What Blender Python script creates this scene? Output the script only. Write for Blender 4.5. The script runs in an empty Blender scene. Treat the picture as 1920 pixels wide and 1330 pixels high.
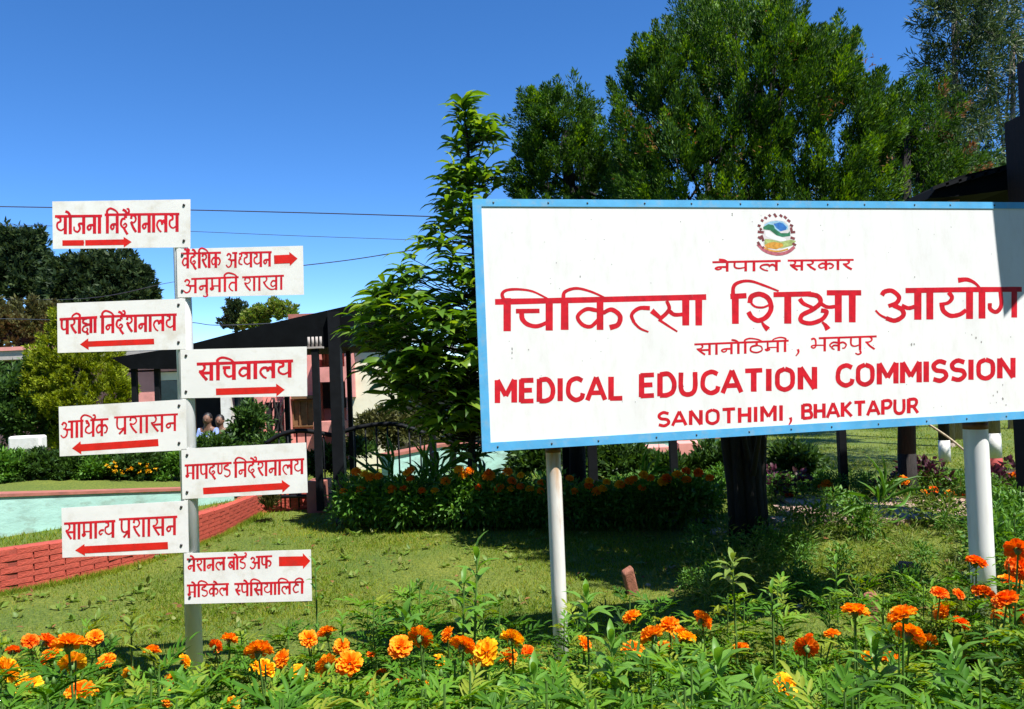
import bpy, math, random
import numpy as np
from mathutils import Vector, Matrix
rnd = random.Random(7)
rng = np.random.default_rng(11)
scene = bpy.context.scene
COL = scene.collection
# ------------------------------------------------------------------ camera
FPX, CAMH, PITCH, ROLL = 1500.0, 1.5, 0.02064, 0.03996
F = np.array([0, math.cos(PITCH), math.sin(PITCH)])
U0 = np.array([0, -math.sin(PITCH), math.cos(PITCH)])
X0 = np.array([1.0, 0, 0])
R = X0 * math.cos(ROLL) - U0 * math.sin(ROLL)
U = U0 * math.cos(ROLL) + X0 * math.sin(ROLL)
CAM = np.array([0, 0, CAMH])
cd = bpy.data.cameras.new('camera')
cam = bpy.data.objects.new('camera', cd)
COL.objects.link(cam)
cam.matrix_world = Matrix(((R[0], U[0], -F[0], 0), (R[1], U[1], -F[1], 0), (R[2], U[2], -F[2], CAMH), (0, 0, 0, 1)))
cd.sensor_width = 36
cd.lens = 36 * FPX / 1920
cd.clip_start = 0.05
cd.clip_end = 2000
scene.camera = cam
# ------------------------------------------------------------------ light
SUN_AZ, SUN_EL = math.radians(47), math.radians(62)
sd = Vector((math.sin(SUN_AZ) * math.cos(SUN_EL), -math.cos(SUN_AZ) * math.cos(SUN_EL), math.sin(SUN_EL)))
sun = bpy.data.lights.new('sun', 'SUN')
sun.energy = 5.0
sun.angle = math.radians(0.55)
sun.color = (1.0, 0.97, 0.92)
so = bpy.data.objects.new('sun', sun)
COL.objects.link(so)
so.rotation_euler = sd.to_track_quat('Z', 'Y').to_euler()
world = bpy.data.worlds.new('World')
scene.world = world
world.use_nodes = True
wn = world.node_tree
wn.nodes.clear()
sky = wn.nodes.new('ShaderNodeTexSky')
sky.sky_type = 'NISHITA'
sky.sun_disc = False
sky.sun_elevation = SUN_EL
sky.sun_rotation = math.pi - SUN_AZ
sky.altitude = 1400
sky.air_density = 0.7
sky.dust_density = 0.0
sky.ozone_density = 4.2
hs = wn.nodes.new('ShaderNodeHueSaturation')
hs.inputs['Saturation'].default_value = 1.22
hs.inputs['Hue'].default_value = 0.503
bg = wn.nodes.new('ShaderNodeBackground')
bg.inputs['Strength'].default_value = 0.13
wo = wn.nodes.new('ShaderNodeOutputWorld')
wn.links.new(sky.outputs[0], hs.inputs['Color'])
wn.links.new(hs.outputs[0], bg.inputs[0])
wn.links.new(bg.outputs[0], wo.inputs[0])
vs = scene.view_settings
vs.view_transform = 'Standard'
vs.look = 'None'
vs.exposure = 0.9
vs.gamma = 1.0
vs.use_curve_mapping = False
scene.cycles.max_bounces = 6
scene.cycles.transparent_max_bounces = 6

# ------------------------------------------------------------------ picture -> place
def ray(px, py):
    d = F * FPX + R * (px - 960) + U * (665 - py)
    return d / np.linalg.norm(d)
def P(px, py, Y):                      # point of the view ray at distance Y from the lens plane
    d = ray(px, py)
    return CAM + d * (Y / d[1])
def G(px, py, z=0.0):                  # point of the view ray on the ground
    d = ray(px, py)
    return CAM + d * ((z - CAMH) / d[2])
def PL(px, py, A, n):                  # point of the view ray on a vertical plane
    d = ray(px, py)
    return CAM + d * (np.dot(A - CAM, n) / np.dot(d, n))
def hor(px): return 696 - 0.04 * (px - 960)

# ------------------------------------------------------------------ objects
def tag(o, label=None, cat=None, group=None, kind=None):
    if label: o['label'] = label
    if cat: o['category'] = cat
    if group: o['group'] = group
    if kind: o['kind'] = kind
    return o
def link(name, data, parent=None, loc=None):
    o = bpy.data.objects.new(name, data)
    COL.objects.link(o)
    if loc is not None: o.location = loc
    if parent is not None:
        o.parent = parent
    return o
def thing(name, label, cat, loc=(0, 0, 0), group=None):
    o = bpy.data.objects.new(name, None)
    o.empty_display_size = 0.1
    COL.objects.link(o)
    o.location = Vector([float(v) for v in loc])
    return tag(o, label, cat, group)

class MB:                              # collects faces for one mesh; world coordinates
    def __init__(s): s.v = []; s.f = []
    def add(s, vs, fs):
        b = len(s.v)
        s.v += [tuple(float(c) for c in p) for p in vs]
        s.f += [tuple(i + b for i in f) for f in fs]
        return s
    def box(s, x0, x1, y0, y1, z0, z1):
        return s.add([(x, y, z) for z in (z0, z1) for y in (y0, y1) for x in (x0, x1)],
                     [(0, 2, 3, 1), (4, 5, 7, 6), (0, 1, 5, 4), (2, 6, 7, 3), (0, 4, 6, 2), (1, 3, 7, 5)])
    def obox(s, c, ax, ay, az):        # centre and three half axes
        c, ax, ay, az = (np.array(q, float) for q in (c, ax, ay, az))
        vs = [c + i * ax + j * ay + k * az for k in (-1, 1) for j in (-1, 1) for i in (-1, 1)]
        return s.add(vs, [(0, 2, 3, 1), (4, 5, 7, 6), (0, 1, 5, 4), (2, 6, 7, 3), (0, 4, 6, 2), (1, 3, 7, 5)])
    def prism(s, pts, off):            # polygon and the offset to its back face
        pts = [np.array(p, float) for p in pts]
        off = np.array(off, float)
        n = len(pts)
        return s.add(pts + [p + off for p in pts],
                     [tuple(range(n)), tuple(range(2 * n - 1, n - 1, -1))] +
                     [(i, i + n, (i + 1) % n + n, (i + 1) % n) for i in range(n)])
    def tube(s, pts, rad, seg=10, caps=True):
        pts = [np.array(p, float) for p in pts]
        if not hasattr(rad, '__len__'): rad = [rad] * len(pts)
        rings = []
        prev = None
        for i, p in enumerate(pts):
            t = pts[min(i + 1, len(pts) - 1)] - pts[max(i - 1, 0)]
            t = t / (np.linalg.norm(t) + 1e-9)
            a = prev if prev is not None else (np.array([1, 0, 0.]) if abs(t[0]) < .8 else np.array([0, 1, 0.]))
            a = a - t * np.dot(a, t)
            a /= np.linalg.norm(a)
            prev = a
            b = np.cross(t, a)
            rings.append([p + rad[i] * (math.cos(q) * a + math.sin(q) * b) for q in np.arange(seg) * 2 * math.pi / seg])
        vs = [v for r_ in rings for v in r_]
        fs = [(i * seg + j, i * seg + (j + 1) % seg, (i + 1) * seg + (j + 1) % seg, (i + 1) * seg + j)
              for i in range(len(pts) - 1) for j in range(seg)]
        if caps: fs += [tuple(range(seg - 1, -1, -1)), tuple((len(pts) - 1) * seg + j for j in range(seg))]
        return s.add(vs, fs)
    def mesh(s, name, mat, smooth=False, origin=(0, 0, 0)):
        me = bpy.data.meshes.new(name)
        o = origin
        me.from_pydata([(v[0] - o[0], v[1] - o[1], v[2] - o[2]) for v in s.v], [], s.f)
        for m in (mat if isinstance(mat, (list, tuple)) else [mat]): me.materials.append(m)
        if smooth:
            me.polygons.foreach_set('use_smooth', [True] * len(me.polygons))
        me.update()
        return me
    def build(s, name, mat, parent=None, smooth=False, bevel=0):
        org = tuple(parent.location) if parent is not None and parent.parent is None else (tuple(parent.parent.location) if parent is not None else (0, 0, 0))
        if parent is None:
            a = np.array(s.v)
            org = (float(a[:, 0].mean()), float(a[:, 1].mean()), float(a[:, 2].min()))
        o = link(name, s.mesh(name, mat, smooth, org), parent, org if parent is None else None)
        if bevel:
            b = o.modifiers.new('bevel', 'BEVEL'); b.width = bevel; b.segments = 2; b.limit_method = 'ANGLE'
        return o

def np_mesh(name, V, fl, ft, mat, smooth=False):
    me = bpy.data.meshes.new(name)
    me.vertices.add(len(V)); me.vertices.foreach_set('co', np.ascontiguousarray(V, np.float32).ravel())
    me.loops.add(len(fl)); me.loops.foreach_set('vertex_index', np.ascontiguousarray(fl, np.int32))
    me.polygons.add(len(ft))
    st = np.zeros(len(ft), np.int32); st[1:] = np.cumsum(ft)[:-1]
    me.polygons.foreach_set('loop_start', st)
    me.polygons.foreach_set('loop_total', np.ascontiguousarray(ft, np.int32))
    if smooth: me.polygons.foreach_set('use_smooth', np.ones(len(ft), bool))
    me.materials.append(mat)
    me.update(calc_edges=True)
    return me

# leaf shapes: x along the leaf, y across, z lifts
T_DIA = (np.array([(0, 0, 0), (.45, .5, .03), (1, 0, -.06), (.45, -.5, .03)]), [(0, 3, 2, 1)])
T_LANCE = (np.array([(0, 0, 0), (.3, .48, .05), (.3, 0, .0), (.3, -.48, .05), (.68, .36, .02), (.68, 0, -.04), (.68, -.36, .02), (1, 0, -.16)]),
           [(0, 2, 1), (0, 3, 2), (1, 2, 5, 4), (2, 3, 6, 5), (4, 5, 7), (5, 6, 7)])
T_DROOP = (np.array([(0, 0, 0), (.28, .44, .11), (.28, 0, .06), (.28, -.44, .11), (.62, .5, .04), (.62, 0, -.02), (.62, -.5, .04), (.85, .26, -.13), (.85, 0, -.16), (.85, -.26, -.13), (1, 0, -.32)]),
           [(0, 2, 1), (0, 3, 2), (1, 2, 5, 4), (2, 3, 6, 5), (4, 5, 8, 7), (5, 6, 9, 8), (7, 8, 10), (8, 9, 10)])
T_BLADE = (np.array([(0, .5, 0), (0, -.5, 0), (1, 0, 0)]), [(0, 1, 2)])
def norm(a): return a / (np.linalg.norm(a, axis=-1, keepdims=True) + 1e-9)
def cloud(name, pos, d, nrm, L, W, tmpl, mat, smooth=True):
    T, faces = tmpl
    d = norm(d)
    s = norm(np.cross(nrm, d))
    n = np.cross(d, s)
    V = pos[:, None, :] + T[None, :, 0:1] * (d * L[:, None])[:, None, :] + T[None, :, 1:2] * (s * W[:, None])[:, None, :] + T[None, :, 2:3] * (n * L[:, None])[:, None, :]
    k = len(T); N = len(pos)
    fl = np.concatenate([np.array(f) for f in faces])
    ft = np.array([len(f) for f in faces])
    FL = (fl[None, :] + (np.arange(N) * k)[:, None]).ravel()
    return np_mesh(name, V.reshape(-1, 3), FL, np.tile(ft, N), mat, smooth)

# ------------------------------------------------------------------ materials
def nodes(name):
    m = bpy.data.materials.new(name); m.use_nodes = True
    nt = m.node_tree
    return m, nt, nt.nodes['Principled BSDF']
def paint(name, col, rough=.5, var=.12, scale=8, bump=.1, dirt=None, dscale=3, damt=.5, metal=0, spec=.5, stretch=None, bscale=None):
    m, nt, b = nodes(name)
    L = nt.links
    tc = nt.nodes.new('ShaderNodeTexCoord')
    src = tc.outputs['Object']
    if stretch:
        mp = nt.nodes.new('ShaderNodeMapping'); mp.inputs['Scale'].default_value = stretch
        L.new(src, mp.inputs[0]); src = mp.outputs[0]
    n1 = nt.nodes.new('ShaderNodeTexNoise'); n1.inputs['Scale'].default_value = scale; n1.inputs['Detail'].default_value = 6
    L.new(src, n1.inputs['Vector'])
    r = nt.nodes.new('ShaderNodeValToRGB')
    e = r.color_ramp.elements
    e[0].position = .3; e[1].position = .7
    e[0].color = (*[max(0, c * (1 - var)) for c in col], 1); e[1].color = (*[min(1, c * (1 + var)) for c in col], 1)
    L.new(n1.outputs[0], r.inputs[0])
    out = r.outputs[0]
    if dirt:
        n2 = nt.nodes.new('ShaderNodeTexNoise'); n2.inputs['Scale'].default_value = dscale; n2.inputs['Detail'].default_value = 9; n2.inputs['Roughness'].default_value = .7
        L.new(src, n2.inputs['Vector'])
        mr = nt.nodes.new('ShaderNodeMapRange'); mr.inputs[1].default_value = .5; mr.inputs[2].default_value = .72; mr.inputs[4].default_value = damt
        L.new(n2.outputs[0], mr.inputs[0])
        mx = nt.nodes.new('ShaderNodeMixRGB'); mx.inputs[2].default_value = (*dirt, 1)
        L.new(mr.outputs[0], mx.inputs[0]); L.new(out, mx.inputs[1]); out = mx.outputs[0]
    L.new(out, b.inputs['Base Color'])
    b.inputs['Roughness'].default_value = rough
    b.inputs['Metallic'].default_value = metal
    b.inputs['Specular IOR Level'].default_value = spec
    if bump:
        bp = nt.nodes.new('ShaderNodeBump'); bp.inputs['Strength'].default_value = bump; bp.inputs['Distance'].default_value = .01
        n3 = nt.nodes.new('ShaderNodeTexNoise'); n3.inputs['Scale'].default_value = bscale or scale * 4; n3.inputs['Detail'].default_value = 4
        L.new(src, n3.inputs['Vector']); L.new(n3.outputs[0], bp.inputs['Height']); L.new(bp.outputs[0], b.inputs['Normal'])
    return m
def leafmat(name, cols, trans=.35, rough=.45, spec=.35, tcol=None, island=True):
    m, nt, b = nodes(name)
    L = nt.links
    r = nt.nodes.new('ShaderNodeValToRGB')
    r.color_ramp.elements[0].position = 0
    while len(r.color_ramp.elements) < len(cols): r.color_ramp.elements.new(.5)
    for i, c in enumerate(cols):
        r.color_ramp.elements[i].position = i / (len(cols) - 1); r.color_ramp.elements[i].color = (*c, 1)
    if island:
        g = nt.nodes.new('ShaderNodeNewGeometry'); rand = g.outputs['Random Per Island']
    else:
        g = nt.nodes.new('ShaderNodeObjectInfo'); rand = g.outputs['Random']
    L.new(rand, r.inputs[0])
    L.new(r.outputs[0], b.inputs['Base Color'])
    b.inputs['Roughness'].default_value = rough
    b.inputs['Specular IOR Level'].default_value = spec
    t = nt.nodes.new('ShaderNodeBsdfTranslucent')
    mx = nt.nodes.new('ShaderNodeMixShader'); mx.inputs[0].default_value = trans
    hsn = nt.nodes.new('ShaderNodeHueSaturation'); hsn.inputs['Hue'].default_value = .485; hsn.inputs['Value'].default_value = 1.7; hsn.inputs['Saturation'].default_value = 1.1
    L.new(r.outputs[0], hsn.inputs['Color']); L.new(hsn.outputs[0], t.inputs[0])
    L.new(b.outputs[0], mx.inputs[1]); L.new(t.outputs[0], mx.inputs[2])
    L.new(mx.outputs[0], nt.nodes['Material Output'].inputs[0])
    return m
M = {}
M['white'] = paint('white_sign_paint', (.84, .84, .82), .35, .03, 3, .03, (.50, .46, .38), 9, .20, stretch=(2.2, 2.2, .7))
M['plate'] = paint('white_plate_paint', (.82, .82, .78), .35, .04, 5, .06, (.48, .40, .24), 9, .42)
M['blue'] = paint('sky_blue_border_paint', (.10, .42, .74), .45, .10, 9, .05, (.35, .45, .5), 20, .5)
M['red'] = paint('red_letter_paint', (.62, .012, .025), .4, .16, 30, .05, (.25, .02, .03), 26, .55)
M['arrow'] = paint('red_arrow_paint', (.68, .018, .012), .4, .14, 26, .05, (.35, .05, .04), 30, .5)
M['dark_red'] = paint('thin_dark_red_paint', (.16, .03, .04), .5, .2, 30, .05)
M['pipe'] = paint('white_pipe_paint', (.78, .76, .70), .38, .05, 7, .08, (.38, .20, .08), 7, .55, stretch=(3, 3, .6))
M['pipe2'] = paint('clean_white_pipe_paint', (.84, .84, .82), .34, .03, 6, .05, (.5, .42, .32), 6, .3, stretch=(3, 3, .5))
m_ = M['pipe']; nt_ = m_.node_tree; b_ = nt_.nodes['Principled BSDF']
src_ = b_.inputs['Base Color'].links[0].from_socket
tc_ = nt_.nodes.new('ShaderNodeTexCoord'); sx_ = nt_.nodes.new('ShaderNodeSeparateXYZ'); nt_.links.new(tc_.outputs['Object'], sx_.inputs[0])
mp_ = nt_.nodes.new('ShaderNodeMapping'); mp_.inputs['Scale'].default_value = (24, 24, 3); nt_.links.new(tc_.outputs['Object'], mp_.inputs[0])
no_ = nt_.nodes.new('ShaderNodeTexNoise'); no_.inputs['Scale'].default_value = 1.0; no_.inputs['Detail'].default_value = 7; nt_.links.new(mp_.outputs[0], no_.inputs[0])
ad_ = nt_.nodes.new('ShaderNodeMath'); ad_.operation = 'MULTIPLY_ADD'; ad_.inputs[1].default_value = .9; nt_.links.new(no_.outputs[0], ad_.inputs[0]); nt_.links.new(sx_.outputs['Z'], ad_.inputs[2])
mr_ = nt_.nodes.new('ShaderNodeMapRange'); mr_.inputs[1].default_value = 1.28; mr_.inputs[2].default_value = 1.62; mr_.inputs[4].default_value = .85; nt_.links.new(ad_.outputs[0], mr_.inputs[0])
mx_ = nt_.nodes.new('ShaderNodeMixRGB'); mx_.inputs[2].default_value = (.52, .25, .06, 1); nt_.links.new(mr_.outputs[0], mx_.inputs[0]); nt_.links.new(src_, mx_.inputs[1]); nt_.links.new(mx_.outputs[0], b_.inputs['Base Color'])
M['rust'] = paint('rusty_collar', (.16, .07, .03), .7, .4, 30, .3)  # rust brown, darkened to stand for the board's shadow on the legs
M['steel'] = paint('dark_bolt', (.08, .075, .07), .45, .3, 60, .1, metal=.6)
M['black'] = paint('black_metal_paint', (.008, .009, .011), .6, .3, 10, .1, spec=.15)
M['roof'] = paint('black_roof_sheet', (.004, .005, .006), .8, .35, 6, .15, spec=.08)  # black sheet, base colour darkened further for the shaded canopy underside
M['timber'] = paint('dark_red_brown_timber', (.025, .007, .005), .8, .4, 14, .3, stretch=(6, 6, .6))
M['brick'] = paint('red_painted_brick', (.43, .065, .038), .75, .2, 16, .5, (.24, .06, .04), 6, .5)
M['mortar'] = paint('dark_red_mortar', (.30, .055, .035), .9, .3, 20, .5)
M['mint'] = paint('mint_wall_paint', (.34, .56, .49), .75, .14, 5, .25, (.17, .19, .14), 5.5, .75, stretch=(1, 1, 1.8))
M['coping'] = paint('salmon_coping', (.34, .12, .085), .7, .15, 9, .2, (.12, .07, .06), 6, .5)
M['pink'] = paint('salmon_wall_paint', (.72, .29, .25), .8, .10, 4, .1, (.30, .14, .11), 3, .5)
M['cream'] = paint('cream_wall_paint', (.82, .76, .56), .8, .06, 4, .1, (.40, .28, .18), 1.3, .6)
M['grey_wall'] = paint('weathered_grey_brown_wall', (.16, .13, .10), .85, .25, 4, .2, (.05, .04, .035), 2, .6)  # shade of this wall is put into its grey-brown colour
M['concrete'] = paint('pale_concrete', (.40, .36, .33), .85, .15, 6, .2, (.15, .13, .12), 3, .6)
M['brown'] = paint('brown_shutter', (.20, .10, .04), .7, .25, 9, .2)
M['teal'] = paint('dark_teal_glass', (.02, .07, .075), .15, .3, 5, .02)
M['darkin'] = paint('dark_interior', (.012, .012, .014), .9, .3, 4, 0)  # near-black colour that stands for shade in openings and under eaves
M['soil'] = paint('dark_garden_soil', (.045, .030, .02), .95, .4, 14, .8)
M['paver'] = paint('pinkish_paving_slab', (.38, .25, .19), .85, .18, 10, .3, (.17, .11, .08), 7, .5)
M['clay'] = paint('clay_brick', (.30, .115, .07), .85, .3, 25, .5, (.09, .05, .035), 14, .6)
M['stone'] = paint('pale_rock', (.38, .33, .27), .85, .25, 12, .5)
M['bark'] = paint('dark_bark', (.016, .012, .010), .9, .45, 18, .8, stretch=(5, 5, .7))
M['bark2'] = paint('pale_bark', (.24, .19, .15), .9, .35, 16, .6, stretch=(5, 5, .7))
M['stem'] = paint('green_stem', (.09, .18, .03), .6, .3, 20, 0)
M['wire'] = paint('dark_cable', (.03, .035, .05), .6, .2, 5, 0)
M['rope'] = paint('fibre_rope', (.40, .33, .22), .9, .3, 60, .3)
M['skin'] = paint('brown_skin', (.17, .085, .05), .6, .1, 8, 0)
M['shirt'] = paint('pale_blue_shirt', (.22, .30, .60), .8, .1, 8, .1)
M['shirt2'] = paint('grey_blue_shirt', (.10, .11, .19), .8, .1, 8, .1)
M['trouser'] = paint('dark_trousers', (.02, .02, .028), .85, .1, 8, .1)
M['hair'] = paint('black_hair', (.008, .007, .006), .5, .1, 8, 0)
M['whitewash'] = paint('whitewash', (.72, .71, .66), .8, .08, 9, .2, (.3, .27, .2), 6, .4)
M['redband'] = paint('red_oxide_band', (.36, .05, .04), .8, .15, 9, .2)
M['bannercloth'] = paint('dark_banner_cloth', (.03, .02, .025), .8, .1, 8, 0)  # colour of the added shadow caster
# plants
M['mari_leaf'] = leafmat('marigold_leaf', [(.05, .11, .010), (.08, .17, .014), (.12, .23, .02), (.17, .29, .03)], .3, .5, .3)
M['tall_leaf'] = leafmat('bright_leaf', [(.07, .17, .02), (.11, .25, .03), (.15, .30, .035)], .35, .45, .35, island=True)
M['mid_leaf'] = leafmat('bed_leaf', [(.04, .11, .012), (.08, .20, .022), (.14, .28, .04)], .25, .5, .3)
M['tree_leaf'] = leafmat('young_tree_leaf', [(.035, .085, .010), (.07, .16, .016), (.12, .23, .024), (.21, .31, .035)], .38, .36, .5)
M['thuja'] = leafmat('thuja_spray', [(.014, .038, .006), (.024, .078, .010), (.048, .125, .014), (.11, .20, .02)], .24, .55, .25)
M['thuja_tip'] = leafmat('thuja_tip', [(.07, .18, .012), (.12, .25, .016), (.18, .29, .024)], .28, .55, .25)
M['dry'] = leafmat('dry_spray', [(.16, .07, .025), (.26, .13, .05), (.12, .08, .03)], .3, .7, .2)
M['gold'] = leafmat('golden_conifer', [(.09, .13, .008), (.17, .23, .012), (.28, .34, .016), (.14, .15, .015)], .25, .6, .2)
M['oak'] = leafmat('silky_oak_leaf', [(.015, .035, .012), (.03, .06, .018), (.06, .10, .025), (.09, .12, .05)], .25, .5, .35)
M['farleaf'] = leafmat('far_leaf', [(.014, .030, .012), (.025, .05, .016), (.05, .075, .02)], .2, .6, .2)
M['hedge'] = leafmat('hedge_leaf', [(.018, .045, .010), (.038, .09, .015), (.075, .15, .022)], .2, .5, .3)
M['olive'] = leafmat('olive_leaf', [(.04, .045, .012), (.07, .075, .02), (.10, .10, .03)], .2, .6, .2)
M['coleus'] = leafmat('purple_leaf', [(.05, .012, .025), (.09, .02, .035), (.04, .03, .015)], .2, .5, .3)
M['grass'] = leafmat('lawn_blade', [(.08, .155, .006), (.145, .235, .009), (.20, .28, .016), (.31, .27, .05)], .3, .6, .2)
M['weed'] = leafmat('weed_leaf', [(.08, .15, .015), (.14, .23, .03), (.22, .23, .06)], .3, .5, .3)
for k, cs in (('p_orange', [(.86, .25, .006), (.88, .32, .008), (.90, .40, .012)]), ('p_deep', [(.80, .15, .006), (.85, .20, .008), (.87, .26, .01)]),
              ('p_yellow', [(.88, .44, .008), (.90, .54, .012), (.88, .36, .01)])):
    M[k] = leafmat(k, cs, .25, .55, .2)
# ------------------------------------------------------------------ ground
def smooth(a, b, x):
    t = np.clip((x - a) / (b - a), 0, 1)
    return t * t * (3 - 2 * t)
def gz(x, y):
    x = np.asarray(x, float); y = np.asarray(y, float)
    return -0.35 * smooth(11.2, 13.5, y) * smooth(1.5, -1.5, x)
def ground():
    xs = np.concatenate([-np.geomspace(400, 8.2, 14), np.linspace(-8, 9, 120), np.geomspace(9.3, 400, 14)])
    ys = np.concatenate([-np.geomspace(60, 1.2, 8), np.linspace(-1, 17, 130), np.geomspace(17.6, 700, 18)])
    XX, YY = np.meshgrid(xs, ys)
    Z = gz(XX, YY) + .012 * np.sin(XX * 2.1 + YY) * np.sin(YY * 1.7 - XX * .6)
    V = np.stack([XX, YY, Z], -1).reshape(-1, 3)
    nx, ny = len(xs), len(ys)
    i = np.arange(nx - 1)[None, :] + (np.arange(ny - 1) * nx)[:, None]
    FL = np.stack([i, i + 1, i + 1 + nx, i + nx], -1).reshape(-1)
    m, nt, b = nodes('lawn_ground')
    L = nt.links
    tc = nt.nodes.new('ShaderNodeTexCoord')
    def noise(s, d=6):
        n = nt.nodes.new('ShaderNodeTexNoise'); n.inputs['Scale'].default_value = s; n.inputs['Detail'].default_value = d
        L.new(tc.outputs['Object'], n.inputs[0]); return n
    def ramp(n, st):
        r = nt.nodes.new('ShaderNodeValToRGB')
        while len(r.color_ramp.elements) < len(st): r.color_ramp.elements.new(.5)
        for e, (p_, c) in zip(r.color_ramp.elements, st): e.position = p_; e.color = (*c, 1)
        L.new(n.outputs[0], r.inputs[0]); return r
    a = ramp(noise(60, 8), [(.3, (.05, .085, .008)), (.5, (.11, .16, .012)), (.7, (.19, .22, .025))])
    c = ramp(noise(1.1, 5), [(.35, (.75, .85, .7)), (.65, (1.25, 1.1, 1.1))])
    mx = nt.nodes.new('ShaderNodeMixRGB'); mx.blend_type = 'MULTIPLY'; mx.inputs[0].default_value = 1
    L.new(a.outputs[0], mx.inputs[1]); L.new(c.outputs[0], mx.inputs[2])
    L.new(mx.outputs[0], b.inputs['Base Color']); b.inputs['Roughness'].default_value = .9
    bp = nt.nodes.new('ShaderNodeBump'); bp.inputs['Strength'].default_value = .8; bp.inputs['Distance'].default_value = .03
    L.new(noise(90, 4).outputs[0], bp.inputs['Height']); L.new(bp.outputs[0], b.inputs['Normal'])
    me = np_mesh('lawn', V, FL, np.full((nx - 1) * (ny - 1), 4), m, True)
    o = link('lawn', me); o['kind'] = 'structure'
ground()
def sheet(name, pts, z, mat, n=1):
    mb = MB()
    mb.prism([(p[0], p[1], z) for p in pts][::-1], (0, 0, -.06 - z))
    o = mb.build(name, mat); o['kind'] = 'structure'; return o
sheet('flower_bed_soil', [(-3.2, 1.2), (3.9, 1.2), (4.2, 4.0), (2.2, 3.55), (-3.2, 3.55)], .03, M['soil'])
sheet('back_bed_soil', [G(630, 985)[:2], G(900, 985)[:2], G(1340, 985)[:2], G(1340, 925)[:2], G(640, 925)[:2]], .03, M['soil'])

# red brick wall: bottom line on the ground, height falling to the right
WL = [(-160, 1153), (-60, 1128), (0, 1114), (110, 1093), (230, 1066), (340, 1036), (420, 1002), (470, 974), (492, 962), (578, 957)]
WP = [G(a, b) for a, b in WL]
WH = [.33, .325, .32, .31, .30, .285, .26, .235, .225, .215]
TERR = .285
def polyline(ps, step):
    out = []; acc = 0
    ps = [np.array(p[:2]) for p in ps]
    seg = [np.linalg.norm(ps[i + 1] - ps[i]) for i in range(len(ps) - 1)]
    tot = sum(seg); n = max(2, int(round(tot / step)))
    for k in range(n + 1):
        s = tot * k / n; i = 0
        while i < len(seg) - 1 and s > seg[i]: s -= seg[i]; i += 1
        out.append((ps[i] + (ps[i + 1] - ps[i]) * min(1, s / seg[i]), i + min(1, s / seg[i])))
    return out
wall = thing('brick_wall', 'low curved red brick wall edging the lawn on the left', 'wall', tuple(G(200, 1074)))
W3 = polyline(WP, .03)
bm = MB()
SW = polyline(WP, .25)
def wh(u): return float(np.interp(u, range(len(WH)), WH))
def nrm2(pl, i):
    a = pl[max(0, i - 1)][0]; b = pl[min(len(pl) - 1, i + 1)][0]
    t = (b - a) / np.linalg.norm(b - a)
    return t, np.array([-t[1], t[0]])
vv = []; ff = []
for i, (p, u) in enumerate(SW):
    t, n = nrm2(SW, i)
    q0 = p + n * .012; q1 = p + n * .20; h = wh(u) - .01
    vv += [(q0[0], q0[1], -.1), (q0[0], q0[1], h), (q1[0], q1[1], h), (q1[0], q1[1], -.1)]
    if i:
        b = (i - 1) * 4
        ff += [(b + k, b + 4 + k, b + 4 + (k + 1) % 4, b + (k + 1) % 4) for k in range(4)]
ff += [(0, 1, 2, 3), tuple(len(vv) - 4 + k for k in (3, 2, 1, 0))]
bm.add(vv, ff); bm.build('mortar_core', M['mortar'], wall)
bmesh_ = []
for k in range(3):
    b_ = MB(); j = lambda: rnd.uniform(-.0012, .0012)
    b_.add([(x * .106 + j(), y * .05 + j(), z * .0285 + j() * .4) for z in (-1, 1) for y in (-1, 1) for x in (-1, 1)],
           [(0, 2, 3, 1), (4, 5, 7, 6), (0, 1, 5, 4), (2, 6, 7, 3), (0, 4, 6, 2), (1, 3, 7, 5)])
    bmesh_.append(b_.mesh('brick', M['brick']))
WB = polyline(WP, .111)
nb = 0
for c in range(7):
    for i in range(1 + c % 2, len(WB) - 1, 2):
        p, u = WB[i]
        if nb > 285: break
        t, n = nrm2(WB, i)
        h = wh(u)
        ch = h / 7
        o = link('brick', rnd.choice(bmesh_), wall)
        o.location = Vector((p[0] + n[0] * (.05 + rnd.uniform(-.0015, .0015)), p[1] + n[1] * .05, ch * (c + .5))) - wall.location
        o.rotation_euler = (0, 0, math.atan2(t[1], t[0]) + rnd.uniform(-.01, .01))
        o.scale = (1, 1, ch / .064)
        nb += 1
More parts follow.
